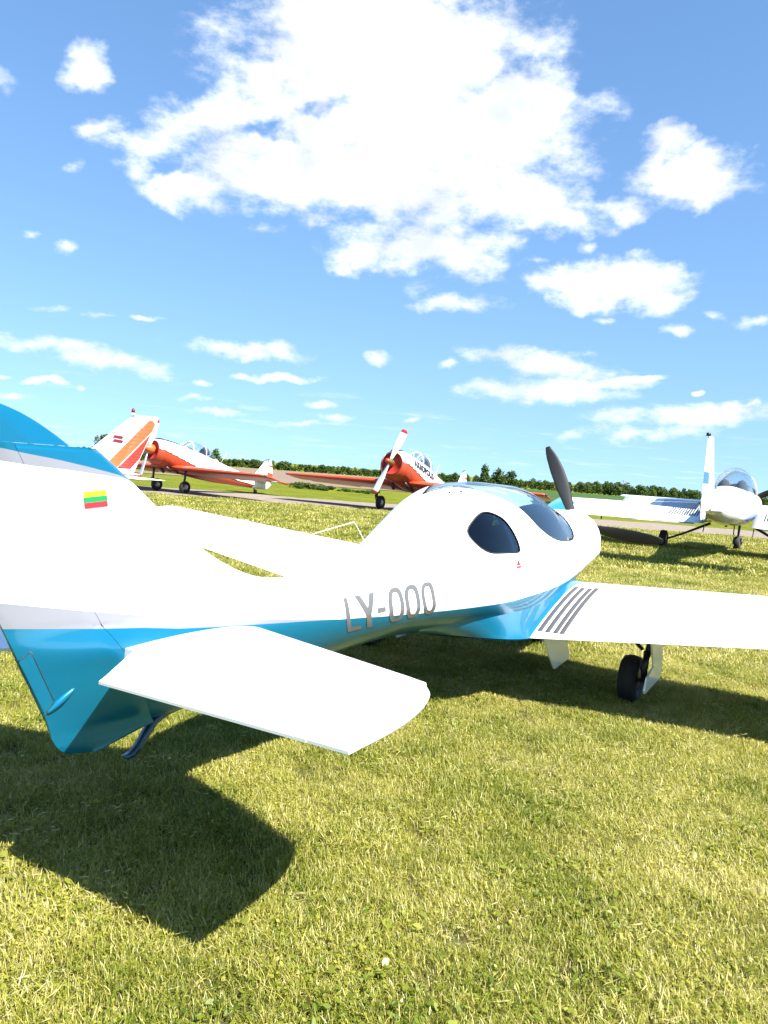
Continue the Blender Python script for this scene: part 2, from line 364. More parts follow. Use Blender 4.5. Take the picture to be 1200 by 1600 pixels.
def wedge(name, k0, k1, ys, mat, dz):
    """a field between two boundaries that run away from the viewer"""
    V = []; n = 60
    for y in ys:
        for t in np.linspace(0, 1, n):
            x = (k0 + (k1 - k0) * t) * (y + 20); yy = y + .4 * math.sin(x * .21) + .25 * math.sin(x * .63); V.append((x, yy, float(zg(x, yy)) + dz))
    tag(mesh(name, V, grid_faces(len(ys), n), mat, None, True), kind='structure')
wedge('ploughed_field', -1.0, .055, np.concatenate([np.linspace(52, 120, 18), np.linspace(130, 390, 26)]), m_plough, .03)
wedge('crop_field', .07, 1.1, np.concatenate([np.linspace(50, 120, 18), np.linspace(130, 325, 22)]), m_crop, .03)

# ------------------------------------------------------------------ the blue and white aircraft in front
AC_O = (-1.01354966, 2.5439678, 0.0)
plane = empty('light_aircraft', AC_O, R(60))
tag(plane, 'white and metallic blue low-wing aircraft lettered LY-OOO in the foreground', 'aircraft')
ST = np.array([[-.30, .86, .500, .035, .74, 2.0, 1.8],
 [0.25 ,0.9  ,0.485,0.075,0.74 ,2.   ,1.8  ],
 [0.6  ,0.93 ,0.485,0.122,0.75 ,2.   ,1.8  ],
 [0.94 ,0.95 ,0.5  ,0.168,0.762,2.05 ,1.75 ],
 [1.2  ,0.951,0.518,0.21 ,0.768,2.05 ,1.75 ],
 [1.45 ,0.943,0.535,0.256,0.77 ,1.92 ,1.75 ],
 [1.7  ,1.005,0.55 ,0.297,0.772,1.55 ,1.8  ],
 [2.   ,1.125,0.552,0.337,0.774,1.4  ,1.85 ],
 [2.35 ,1.304,0.522,0.411,0.774,1.47 ,1.95 ],
 [2.7  ,1.412,0.49 ,0.49 ,0.772,1.75 ,2.1  ],
 [3.1  ,1.445,0.441,0.528,0.77 ,1.842,2.5  ],
 [3.6  ,1.443,0.41 ,0.529,0.78 ,1.867,2.5  ],
 [4.1  ,1.414,0.422,0.488,0.79 ,1.846,2.5  ],
 [4.5  ,1.313,0.475,0.425,0.8  ,1.936,2.5  ],
 [4.85 ,1.238,0.545,0.364,0.82 ,2.188,2.4  ],
 [5.15 ,1.227,0.62 ,0.342,0.84 ,2.411,2.3  ],
 [5.4  ,1.225,0.7  ,0.343,0.86 ,2.448,2.2  ],
 [5.58 ,1.2  ,0.755,0.322,0.88 ,2.469,2.1  ],
 [5.68 ,1.123,0.759,0.237,0.89 ,2.237,2.   ],
 [5.72 ,1.038,0.752,0.152,0.895,2.003,2.   ]])
FLE = np.array([(-.3, 1.76), (.058, 1.493), (.186, 1.406), (.327, 1.304), (.45, 1.215), (.573, 1.136), (.73, 1.053), (.94, .981), (1.18, .953)])
_x = np.linspace(-.3, 1.18, 90)
HINGE = np.array([(.44, .375), (.50, .34), (.74, .205), (.88, .092), (.944, .048), (1.472, -.258), (1.70, -.39)])     # z, x of the rudder hinge
FIN_TOP = 1.492
def hermite(x, X, Y):
    x = np.atleast_1d(np.asarray(x, float)); h = np.diff(X); d = np.diff(Y) / h; m = np.zeros(len(X))
    m[1:-1] = (h[1:] * d[:-1] + h[:-1] * d[1:]) / (h[:-1] + h[1:]); m[0] = d[0]; m[-1] = d[-1]
    i = np.clip(np.searchsorted(X, x) - 1, 0, len(h) - 1); t = (x - X[i]) / h[i]
    return (2*t**3 - 3*t**2 + 1)*Y[i] + (t**3 - 2*t**2 + t)*h[i]*m[i] + (-2*t**3 + 3*t**2)*Y[i+1] + (t**3 - t**2)*h[i]*m[i+1]
FLE = np.stack([_x, np.minimum.accumulate(hermite(_x, FLE[:, 0], FLE[:, 1])) - np.arange(90) * 1e-7], -1)
def body_half(X, z):
    """half width of the tail body and fin at side-view points (arrays)"""
    zt, zb, w, zw, nu, nl = [hermite(X, ST[:, 0], ST[:, k]) for k in range(1, 7)]
    s = np.where(z >= zw, (z - zw) / (zt - zw), (zw - z) / (zw - zb)); n = np.where(z >= zw, nu, nl)
    yb = w * np.clip(1 - np.clip(s, 0, 1) ** n, 0, 1) ** (1 / n)
    xle = np.interp(-z, -FLE[:, 1], FLE[:, 0]); dist = np.clip(xle - X, 0, None)
    ft = .034 * np.sqrt(np.clip(dist / .28, 0, 1)) * np.clip(1.25 - .35 * (z - .9) / .6, .7, 1.3)
    ft = np.where(z < .9, .034 * np.clip((z - zb) / .03, 0, 1), ft)
    fil = .02 * np.exp(-((yb - ft) / .035) ** 2) * np.clip(dist / .05, 0, 1) * np.clip((z - zw) / .05, 0, 1)
    return np.where(z > zw, np.maximum(yb, ft) + fil, yb)
def profile(s, n):
    zt, zb, w, zw, nu, nl = [float(hermite(s, ST[:, 0], ST[:, k])[0]) for k in range(1, 7)]
    if s >= 1.18:
        a = np.linspace(-math.pi / 2, math.pi / 2, 361); c = np.clip(np.cos(a), 0, 1); q = np.sin(a)
        y = np.where(q < 0, w * c ** (2 / nl), w * c ** (2 / nu))
        z = np.where(q < 0, zw - (zw - zb) * np.abs(q) ** (2 / nl), zw + (zt - zw) * np.abs(q) ** (2 / nu)); X = np.full(len(z), s)
    else:
        f = np.clip((1.18 - s) / .93, 0, 1); f = f * f * (3 - 2 * f)
        xs = lambda z: s + (np.interp(z, HINGE[:, 0], HINGE[:, 1]) - .25) * f
        lo, hi = .8, FIN_TOP
        if np.interp(xs(hi), FLE[:, 0], FLE[:, 1]) < hi:
            for _ in range(40):
                md = (lo + hi) / 2
                if np.interp(xs(md), FLE[:, 0], FLE[:, 1]) > md: lo = md
                else: hi = md
        zb2 = float(hermite(xs(zb), ST[:, 0], ST[:, 2])[0])
        t = np.linspace(0, 1, 361); z = zb2 + (hi - zb2) * (t - .12 * np.sin(2 * math.pi * t) / (2 * math.pi) * 1)
        X = xs(z); y = body_half(X, z); 
        if hi >= FIN_TOP - 1e-6: pass
        else: y[-1] = 0
        y[0] = 0
    y = y.copy(); y[0] = 0
    if s >= 1.18: y[-1] = 0
    Ln = np.concatenate([[0], np.cumsum(np.hypot(np.diff(y), np.diff(z)))]); Ln /= Ln[-1]; v = np.linspace(0, 1, n)
    return np.stack([np.interp(v, Ln, X), np.interp(v, Ln, y), np.interp(v, Ln, z)], -1)
S_GRID = np.concatenate([np.linspace(.25, 1.15, 60)[:-1], np.linspace(1.15, 5.2, 150)[:-1], np.linspace(5.2, 5.72, 34)])
NVR = 161
SURF = np.stack([profile(s, NVR) for s in S_GRID])            # [s, v, xyz], left side has +y
VR = np.linspace(0, 1, NVR)
def surf(s, v):
    """aircraft skin; v 0 = keel, 1 = top along the right side, 1..2 down the left side"""
    s = np.atleast_1d(np.asarray(s, float)); v = np.atleast_1d(np.asarray(v, float))
    side = np.where(v <= 1, -1.0, 1.0); vv = np.where(v <= 1, v, 2 - v)
    i = np.clip(np.searchsorted(S_GRID, s) - 1, 0, len(S_GRID) - 2); t = np.clip((s - S_GRID[i]) / (S_GRID[i + 1] - S_GRID[i]), 0, 1)
    j = np.clip((vv * (NVR - 1)).astype(int), 0, NVR - 2); q = vv * (NVR - 1) - j
    P = (SURF[i, j] * ((1 - t) * (1 - q))[:, None] + SURF[i + 1, j] * (t * (1 - q))[:, None] + SURF[i, j + 1] * ((1 - t) * q)[:, None] + SURF[i + 1, j + 1] * (t * q)[:, None])
    P = P.copy(); P[:, 1] *= side; return P
def surf_n(s, v):
    e = .012; du = surf(np.clip(s + e, .25, 5.72), v) - surf(np.clip(s - e, .25, 5.72), v)
    ev = .008; vp, vm = v + ev, v - ev
    vp = np.where(vp > 2, 4 - vp, vp); vm = np.where(vm < 0, -vm, vm)
    A = surf(s, np.clip(vp, 0, 2)); B = surf(s, np.clip(vm, 0, 2))
    A[:, 1] = np.where(v + ev > 2, -A[:, 1], A[:, 1]); B[:, 1] = np.where(v - ev < 0, -B[:, 1], B[:, 1])
    n = np.cross(du, A - B); ln = np.linalg.norm(n, axis=1, keepdims=True); n = n / np.where(ln < 1e-12, 1, ln)
    return n
def inpoly(p, poly):
    x, y = p[:, 0], p[:, 1]; r = np.zeros(len(p), bool); j = len(poly) - 1
    for i in range(len(poly)):
        xi, yi = poly[i]; xj, yj = poly[j]
        c = ((yi > y) != (yj > y)) & (x < (xj - xi) * (y - yi) / (yj - yi + 1e-15) + xi); r ^= c; j = i
    return r
def resample(poly, step, closed=True, it=2):
    P = np.array(poly, float)
    for _ in range(it):                                       # corner cutting for smooth outlines
        Q = np.roll(P, -1, 0); P = np.stack([P * .75 + Q * .25, P * .25 + Q * .75], 1).reshape(-1, 2)
    d = np.concatenate([[0], np.cumsum(np.linalg.norm(np.diff(np.vstack([P, P[:1]]), axis=0), axis=1))]); n = max(8, int(d[-1] / step))
    t = np.linspace(0, d[-1], n, endpoint=False); Q = np.vstack([P, P[:1]])
    return np.stack([np.interp(t, d, Q[:, 0]), np.interp(t, d, Q[:, 1])], -1)
WIN_R = [(2.512, .715), (2.535, .737), (2.584, .752), (2.65, .767), (2.72, .777), (2.79, .777), (2.863, .762), (2.948, .735), (2.985, .69), (3.002, .642), (3.003, .605), (2.985, .589), (2.92, .586), (2.838, .587), (2.70, .593), (2.62, .605), (2.56, .638), (2.525, .68)]
GLZ_HALF = [(2.46, 1.0), (2.52, .992), (2.64, .968), (2.74, .945), (2.863, .9175), (2.992, .89), (3.142, .845), (3.291, .7925), (3.38, .735), (3.445, .6875), (3.57, .652), (3.714, .6275), (3.883, .615), (4.12, .612), (4.36, .622), (4.52, .640), (4.60, .672), (4.625, .74), (4.64, .86), (4.64, 1.0)]
win_r = resample(WIN_R, .018); win_l = win_r[::-1] * np.array([1, -1]) + np.array([0, 2])
_g = GLZ_HALF + [(s, 2 - v) for s, v in GLZ_HALF[::-1][1:-1]]
glz = resample(_g, .022, it=1)
def cdt_surface(outer, holes, pts, keep):
    """triangulate points in (s, v) with the loops as edges; keep(centroids) picks the triangles"""
    P = [tuple(p) for p in pts]; E = []
    for lp in ([outer] if outer is not None else []) + holes:
        b = len(P); P += [tuple(p) for p in lp]; E += [(b + i, b + (i + 1) % len(lp)) for i in range(len(lp))]
    r = delaunay_2d_cdt([Vector(p) for p in P], E, [], 0, 1e-7)
    V = np.array([tuple(p) for p in r[0]]); F = np.array([f for f in r[2]])
    return V, F[keep(V[F].mean(1))]
sg = np.concatenate([np.linspace(.25, 1.15, 46)[:-1], np.linspace(1.15, 5.2, 110)[:-1], np.linspace(5.2, 5.72, 26)])
vg = np.linspace(0, 2, 113)
pts = np.array([(s, v) for s in sg for v in vg])
def clear_of(pts, loops, d):
    ok = np.ones(len(pts), bool)
    for lp in loops:
        b0, b1 = lp.min(0) - d, lp.max(0) + d
        ii = np.where(((pts > b0) & (pts < b1)).all(1))[0]
        dd = np.sqrt(((pts[ii][:, None] - lp[None]) ** 2).sum(2)).min(1); ok[ii[dd < d]] = False
    return ok
loops = [win_r, win_l, glz]
keep_skin = lambda c: ~(inpoly(c, win_r) | inpoly(c, win_l) | inpoly(c, glz))
Vp, Fp = cdt_surface(None, loops, pts[clear_of(pts, loops, .012)], keep_skin)
P3 = surf(Vp[:, 0], Vp[:, 1]); NN = surf_n(Vp[:, 0], Vp[:, 1])
ZB = np.array([(-.6, .96), (-.27, .923), (.082, .880), (.25, .862), (.41, .838), (.62, .821), (.94, .80), (1.3, .777), (1.4, .772), (1.82, .745), (1.92, .737), (2.18, .728), (2.38, .725), (2.59, .726), (2.84, .730), (3.07, .736), (3.7, .744), (4.3, .750), (4.7, .738), (5.72, .66)])
ZS = np.array([(-.6, 1.065), (-.285, 1.007), (.044, .944), (.25, .905), (.42, .878), (.54, .859), (.83, .826), (1.3, .777), (1.35, .60), (6, .3)])
ZC = np.array([(-.8, 1.53), (-.307, 1.474), (-.24, 1.464), (-.118, 1.449), (.015, 1.428), (.149, 1.404), (.3, 1.36), (.5, 1.30), (.8, 1.3)])
ZCS = np.array([(-.8, 1.47), (-.305, 1.436), (-.215, 1.426), (-.066, 1.416), (.161, 1.394), (.3, 1.358), (.5, 1.30), (.8, 1.3)])
def paint(P):
    x, z = P[:, 0], P[:, 2]; g = lambda T: z - np.interp(x, T[:, 0], T[:, 1])
    far = np.where(x > .45, -1.0, 0.0)
    return dict(band=g(ZB), stripe=g(ZS), cap=g(ZC) + far, capstripe=g(ZCS) + far)
fuselage = mesh('fuselage', P3, Fp, [m_scheme, m_interior], plane, True, None, paint(P3), NN)
# orientation check: make faces agree with the outward normals
me = fuselage.data; c = P3[Fp]; fn_ = np.cross(c[:, 1] - c[:, 0], c[:, 2] - c[:, 0])
if (np.einsum('ij,ij->i', fn_, NN[Fp].mean(1)) < 0).mean() > .5: me.flip_normals(); me.normals_split_custom_set_from_vertices([tuple(n) for n in NN])
def skin_patch(name, poly, off, mat, parent, step=.03, curved=True, thick=0.0, attrs=False):
    lo, hi = poly.min(0), poly.max(0)
    g = np.array([(s, v) for s in np.arange(lo[0], hi[0], step) for v in np.arange(lo[1], hi[1], step * .7)]).reshape(-1, 2)
    g = g[inpoly(g, poly)]
    if len(g): g = g[clear_of(g, [poly], step * .4)]
    V, F = cdt_surface(poly, [], g, lambda c: inpoly(c, poly))
    n = surf_n(V[:, 0], V[:, 1]); P = surf(V[:, 0], V[:, 1]) + n * off
    c = P[F]; fl = np.einsum('ij,ij->i', np.cross(c[:, 1] - c[:, 0], c[:, 2] - c[:, 0]), n[F].mean(1)) < 0
    F = np.where(fl[:, None], F[:, ::-1], F)
    return mesh(name, P, F, mat, parent, True, None, paint(P) if attrs else None, n)
def skin_strip(name, pts2, width, off, mat, parent, closed=False):
    """a thin band following a line on the skin"""
    p = np.array(pts2, float); q = surf(p[:, 0], p[:, 1]); n = surf_n(p[:, 0], p[:, 1]); m = len(p)
    t = np.array([q[(i + 1) % m if closed else min(i + 1, m - 1)] - q[i - 1 if (closed or i) else 0] for i in range(m)])
    t /= np.linalg.norm(t, axis=1, keepdims=True) + 1e-9; sd = np.cross(n, t)
    V = np.concatenate([q + sd * width / 2 + n * off, q - sd * width / 2 + n * off]); F = []
    for i in range(m if closed else m - 1): k = (i + 1) % m; F.append((i, m + i, m + k, k))
    o = mesh(name, V, F, mat, parent, True, None, None, np.concatenate([n, n])); return o
for wv in (win_r, win_l):
    w_ = skin_patch('side_window', wv, -.004, m_glass_dark, plane)
    skin_strip('window_seal', wv, .009, .0012, m_black, w_, True)
canopy = skin_patch('canopy_glass', glz, -.004, m_glass, plane, .035)
skin_strip('canopy_seal', glz, .008, .0012, m_dgrey, canopy, True)
# seam of the canopy door, both sides
seam = [(3.00, .90), (3.07, .845), (3.122, .795), (3.155, .715), (3.165, .6325), (3.165, .5625), (3.18, .538), (3.226, .526), (3.311, .523), (3.59, .533), (3.973, .55), (4.25, .566)]
sm_ = np.array(seam); tt = np.linspace(0, len(sm_) - 1, 60); sm_ = np.stack([hermite(tt, np.arange(len(seam)), sm_[:, 0]), hermite(tt, np.arange(len(seam)), sm_[:, 1])], -1)
skin_strip('door_seam', sm_, .004, .0008, m_seam, plane); skin_strip('door_seam', np.stack([sm_[:, 0], 2 - sm_[:, 1]], -1), .004, .0008, m_seam, plane)
# cabin lining, seats, instrument panel
lin = np.array([(s, v) for s in np.linspace(2.42, 4.95, 70) for v in np.linspace(.10, 1.90, 80)])
Vl, Fl = cdt_surface(None, loops, lin[clear_of(lin, loops, .012)], keep_skin)
Pl = surf(Vl[:, 0], Vl[:, 1]) - surf_n(Vl[:, 0], Vl[:, 1]) * .012
mesh('cabin_lining', Pl, Fl[:, ::-1], m_interior, plane)
mb = MB()
for s_ in (2.42, 4.95):
    vv_ = np.linspace(0.02, 1.98, 60); ring = surf(np.full(60, s_), vv_) - surf_n(np.full(60, s_), vv_) * .02; cc = ring.mean(0)
    mb.add(np.vstack([ring, cc]), [(i, (i + 1) % len(ring), len(ring)) for i in range(len(ring))])
mb.add(*box((3.7, 0, .56), (2.3, .72, .02))); mb.build('cabin_bulkhead', m_interior, plane, False)
for sy in (-.20, .20):
    mb = MB(); rings = []
    for t in np.linspace(0, 1, 9):                            # seat: cushion then reclined back
        x = 3.75 - .5 * min(t * 2, 1) - .22 * max(0, t * 2 - 1); z = .72 + .03 * math.sin(t * 6) + max(0, t * 2 - 1) * .46
        rings.append([(x + dx, sy + dy, z + dz) for dx, dy, dz in ((0, -.16, 0), (0, .16, 0), (-.05, .16, -.09), (-.05, -.16, -.09))])
    mb.add(*loft(rings)); hd = mb.build('seat', m_seat, plane)
    mb = MB().add(*loft([[(2.99 + .05 * math.cos(a), sy * .8 + y_, 1.22 + .06 * math.sin(a)) for a in np.linspace(0, 2 * math.pi, 10, endpoint=False)] for y_ in (-.09, -.07, .07, .09)])); mb.build('headrest', m_seat, hd)
dash = MB(); rings = []
for y_ in np.linspace(-.33, .33, 17):
    k = 1 - (y_ / .46) ** 2
    rings.append([(4.12, y_, .78), (4.12, y_, .94 + .13 * k), (4.20, y_, .97 + .135 * k), (4.62, y_ * .8, .93 + .11 * k), (4.62, y_ * .8, .80)])
dash.add(*loft(rings)); ip = dash.build('instrument_panel', m_dgrey, plane, True)
for y_, z_ in ((-.28, .93), (-.16, .97), (-.05, .98), (.08, .98), (.2, .95)):
    MB().add(*lathe([(-.012, .045), (0, .048), (.008, .045)], 18, 'x', (4.115, y_, z_))).build('dial', m_metal, ip)
# pleated sunshade drawn under the roof glazing
vs_ = np.linspace(.79, 1.21, 65); V = []; nr = 26
for j, v_ in enumerate(vs_):
    s1 = float(np.interp(abs(1 - v_), [0, .10, .16, .21], [4.15, 4.10, 3.85, 3.30])) + .05 * math.sin(j * 1.9) + .03 * math.sin(j * 4.7)
    for i in range(nr):
        s0 = 2.52 + 3.4 * max(0, abs(1 - v_) - .02); s0 = min(s0, 3.2); s_ = s0 + (s1 - s0) * i / (nr - 1); p = surf(np.array([s_]), np.array([v_]))[0]; n_ = surf_n(np.array([s_]), np.array([v_]))[0]
        V.append(p - n_ * (.030 + .020 * abs(((v_ - .79) / .42 * 10) % 1 - .5) * 2 + .004 * math.sin(s_ * 9 + j)))
ok_ = []
F = []
for f in grid_faces(len(vs_), nr):
    F.append(f)
mesh('sunshade', V, F, m_shade, plane, False)
tb = MB().add(*tube([surf(np.array([2.97]), np.array([q]))[0] * np.array([1, .93, .985]) for q in np.linspace(.45, 1.55, 24)], .017)); tb.build('roll_bar', m_lgrey, plane)

# -- lettering: each character laid on the skin
def side_y(X, z):
    out = []
    for x, zz in zip(np.atleast_1d(X), np.atleast_1d(z)):
        i = np.searchsorted(S_GRID, x); a = SURF[i - 1]; b = SURF[min(i, len(S_GRID) - 1)]; t = (x - S_GRID[i - 1]) / (S_GRID[min(i, len(S_GRID) - 1)] - S_GRID[i - 1] + 1e-9)
        p = a * (1 - t) + b * t; out.append(np.interp(zz, p[:, 2], p[:, 1]))
    return np.array(out)
def rect(x0, y0, x1, y1, n=6):
    t = np.linspace(0, 1, n); return [(x0 + (x1 - x0) * a, y0 + (y1 - y0) * b) for a in t for b in t], grid_faces(n, n)
def glyph(ch):
    if ch == 'L': return [rect(0, 0, .28, 1, 7), rect(.28, 0, 1, .14, 5)]
    if ch == '-': return [rect(0, 0, 1, 1, 4)]
    if ch == 'Y':
        r1, f1 = rect(.365, 0, .635, .44, 5)
        out = [(r1, f1)]
        for sx in (1, -1):
            V = []; n = 7
            for a in np.linspace(0, 1, n):
                xm = .5 + sx * (-.015 + .40 * a); V += [(xm - .135, .40 + .60 * a), (xm + .135, .40 + .60 * a)]
            out.append((V, [(2 * i, 2 * i + 2, 2 * i + 3, 2 * i + 1) for i in range(n - 1)]))
        return out
    n = 40; V = []                                            # O as a rounded ring
    for a in np.linspace(0, 2 * math.pi, n, endpoint=False):
        c, s = math.cos(a), math.sin(a); e = 2 / 2.7
        sx, sy = math.copysign(abs(c) ** e, c), math.copysign(abs(s) ** e, s)
        V += [(.5 + .5 * sx, .5 + .5 * sy), (.5 + .255 * sx, .5 + .375 * sy)]
    return [(V, [(2 * i, 2 * ((i + 1) % n), 2 * ((i + 1) % n) + 1, 2 * i + 1) for i in range(n)])]
LET = [('L', (1.355, .866), (1.450, .870), (1.370, .705), (1.464, .710)), ('Y', (1.443, .869), (1.590, .874), (1.457, .710), (1.591, .713)),
       ('-', (1.564, .804), (1.629, .805), (1.564, .779), (1.624, .783)), ('O', (1.7005, .883), (1.8295, .884), (1.6605, .717), (1.7895, .718)),
       ('O', (1.839, .888), (1.971, .889), (1.806, .719), (1.938, .720)), ('O', (1.984, .893), (2.100, .894), (1.964, .724), (2.080, .726))]
m_letter = plain('silver_lettering', (0.105, 0.105, 0.10), 0.42, 0.1, 0.2, 0.05, 20)
for side in (-1, 1):
    for ch, tl, tr, bl, br in LET:
        mb = MB(); tl, tr, bl, br = map(np.array, (tl, tr, bl, br))
        for V, F in glyph(ch):
            V = np.array(V)
            if side > 0: V = V * np.array([1, 1])
            a, b = V[:, :1], V[:, 1:]; Q = bl * (1 - a) * (1 - b) + br * a * (1 - b) + tl * (1 - a) * b + tr * a * b
            if ch != '-': Q[:, :1] -= .026 * (1 - (2 * b - 1) ** 2)
            if side > 0: Q[:, 0] = 3.47 - Q[:, 0]             # reads tail to nose mirrored on the far side
            y = side_y(Q[:, 0], Q[:, 1]) + .0025
            mb.add(np.stack([Q[:, 0], side * y, Q[:, 1]], -1), F)
        mb.build('letter', m_letter, plane, True)
# tricolour on the fin, both sides
for side in (-1, 1):
    mb = MB(); c4 = np.array([(-.010, 1.292), (.084, 1.300), (-.018, 1.348), (.076, 1.356)])
    for k in range(3):
        b0, b1 = 1 - (k + 1) / 3, 1 - k / 3; V = []
        for a in np.linspace(0, 1, 6):
            for b in (b0, b1): q = c4[0] * (1 - a) * (1 - b) + c4[1] * a * (1 - b) + c4[2] * (1 - a) * b + c4[3] * a * b; V.append((q[0], side * (float(body_half(np.array([q[0]]), np.array([q[1]]))[0]) + .003), q[1]))
        mb.add(V, [(2 * i, 2 * i + 2, 2 * i + 3, 2 * i + 1) for i in range(5)], k)
    fl = mb.build('flag', [m_yellow, m_green, m_fred], plane)
fl_lab = 'yellow green and red striped flag'
# small red warning triangle below the window
mb = MB()
for V in ([(2.893, .945), (2.947, .947), (2.928, .982)],):
    Q = np.array(V); y = side_y(Q[:, 0], Q[:, 1]) + .003; mb.add(np.stack([Q[:, 0], -y, Q[:, 1]], -1), [(0, 1, 2)])
V, F = rect(2.885, .930, 2.955, .941, 3); Q = np.array(V); y = side_y(Q[:, 0], Q[:, 1]) + .003; mb.add(np.stack([Q[:, 0], -y, Q[:, 1]], -1), F)
mb.build('warning_placard', m_red, plane)
# slot below the windscreen and small roof fittings
skin_strip('vent_slot', [(3.52, .600), (3.60, .598), (3.68, .597)], .008, .0010, m_seam, plane)
for s_, v_ in ((2.64, .925), (2.74, .905)):
    p = surf(np.array([s_]), np.array([v_]))[0]; MB().add(*lathe([(-.004, .009), (.004, .009), (.008, .004)], 12, 'z', tuple(p))).build('roof_fastener', m_dmetal, plane)

top = surf(np.concatenate([np.linspace(.25, .75, 40)] * 2), np.concatenate([np.full(40, 1.0), np.full(40, 1.000001)])); top = top[np.abs(top[:, 2] - FIN_TOP) < .004]; h_ = len(top) // 2
cap_r = top[:h_]; V = np.concatenate([cap_r, top[h_:2 * h_]]); mesh('fin_top', V, [(i, i + 1, h_ + i + 1, h_ + i) for i in range(h_ - 1)], m_blue, plane)
# -- rudder
def rud_te(z): return np.interp(z, [.438, .4395, .443, .449, .458, .471, .49, .52, .55, .583, .933, 1.50, 1.60, 1.64], [.10, .075, .05, .025, .0, -.022, -.042, -.060, -.071, -.082, -.262, -.575, -.628, -.60])
def rud_le(z):
    h = np.interp(z, HINGE[:, 0], HINGE[:, 1]) - .0012
    return np.where(z < .487, np.interp(z, [.438, .446, .465, .487], [.104, .15, .235, .33]), h)
def rudder_surface():
    rings = []; pz = np.concatenate([np.array([.4383, .4395, .441, .443, .446, .449, .453, .458, .465, .471, .48, .487]), np.linspace(.495, .60, 9), np.linspace(.62, 1.480, 39), [1.4932]])
    hz = np.concatenate([[1.4934], np.linspace(1.497, 1.637, 26)]); out = []
    for part, zz in ((0, pz), (1, hz)):
        rr = []
        for z in zz:
            te = float(rud_te(z))
            if part == 0:
                le = float(rud_le(np.array(z))); hx = float(np.interp(z, HINGE[:, 0], HINGE[:, 1])); t0 = float(body_half(np.array([hx]), np.array([max(z, .53)]))[0])
                t0 = t0 * .992
                if z < .487: t0 *= .5 + .5 * (z - .438) / .05
            else:
                le = float(hermite(z, np.array([1.4934, 1.520, 1.545, 1.568, 1.588, 1.604, 1.624, 1.637]), np.array([-.046, -.092, -.138, -.186, -.236, -.290, -.390, -.50]))[0]); t0 = .026 * (1 - .55 * (z - 1.497) / .14)
            xs = le + (te - le) * (0.5 - 0.5 * np.cos(np.linspace(0, math.pi, 22))); u = (xs - le) / (te - le)
            if part == 0: th = t0 * np.where(u < .12, 1.0, 1 - (u - .12) / .88 * .90)
            else: th = t0 * (np.sqrt(np.clip(u / .25, 0, 1)) * (u < .25) + (u >= .25) * (1 - (u - .25) / .75 * .9))
            th = np.maximum(th, .0022)
            rr.append([(x, -h, z) for x, h in zip(xs, th)] + [(x, h, z) for x, h in zip(xs[::-1], th[::-1])])
        out.append(rr)
    return out
mb = MB()
for rr in rudder_surface(): mb.add(*loft(rr, True))
V = np.array(mb.v); pa = paint(V); pa['cap'] = np.where(V[:, 2] > 1.49, 1.0, pa['cap'])
rudder = mesh('rudder', V, mb.f, m_scheme, plane, True, None, pa)
mod = rudder.modifiers.new('edge', 'EDGE_SPLIT'); mod.split_angle = R(40)
def rud_y(x, z):
    hx = np.interp(z, HINGE[:, 0], HINGE[:, 1]); te = rud_te(z); u = np.clip((x - hx) / (te - hx), 0, 1)
    t0 = np.array([float(body_half(np.array([h]), np.array([q]))[0]) for h, q in zip(np.atleast_1d(hx), np.atleast_1d(z))]) * .992
    return np.maximum(t0 * np.where(u < .12, 1, 1 - (u - .12) / .88 * .9), .0022)
tabp = np.array([(-.200, .812), (-.165, .838), (-.070, .655), (-.094, .612)])
for side in (-1, 1):
    mb = MB(); V = []
    for a in np.linspace(0, 1, 9):
        for b in np.linspace(0, 1, 3):
            q = (tabp[0] * (1 - a) + tabp[3] * a) * (1 - b) + (tabp[1] * (1 - a) + tabp[2] * a) * b
            V.append((q[0], side * (float(rud_y(q[0], q[1])[0]) + .002), q[1]))
    mb.add(V, grid_faces(9, 3)); mb.build('trim_tab', m_blue, rudder)
    ln = [tabp[0], tabp[1], tabp[2], tabp[2] + np.array([-.035, -.045])]; pp = []
    for p, q in zip(ln[:-1], ln[1:]): pp += [p + (q - p) * t for t in np.linspace(0, 1, 8)]
    MB().add(*tube([(p[0], side * (float(rud_y(p[0], p[1])[0]) + .0022), p[1]) for p in pp], .0016, 6)).build('tab_seam', m_dgrey, rudder)
# teardrop fairing over the tab pushrod, right side
rings = []
for t in np.linspace(0, 1, 16):
    p = np.array([-.088, .618]) * (1 - t) + np.array([-.004, .690]) * t; r_ = .012 * math.sin(math.pi * min(1, t * .92 + .08)) ** .7 + .001
    d = np.array([.76, .65]); pn = np.array([-d[1], d[0]]); yb = float(rud_y(p[0], p[1])[0])
    rings.append([(p[0] + pn[0] * r_ * math.cos(a), -(yb + .9 * r_ * max(0, math.sin(a)) + (0 if math.sin(a) >= 0 else -.004)), p[1] + pn[1] * r_ * math.cos(a)) for a in np.linspace(0, 2 * math.pi, 14, endpoint=False)])
MB().add(*loft(rings)).build('tab_fairing', m_blue, rudder)

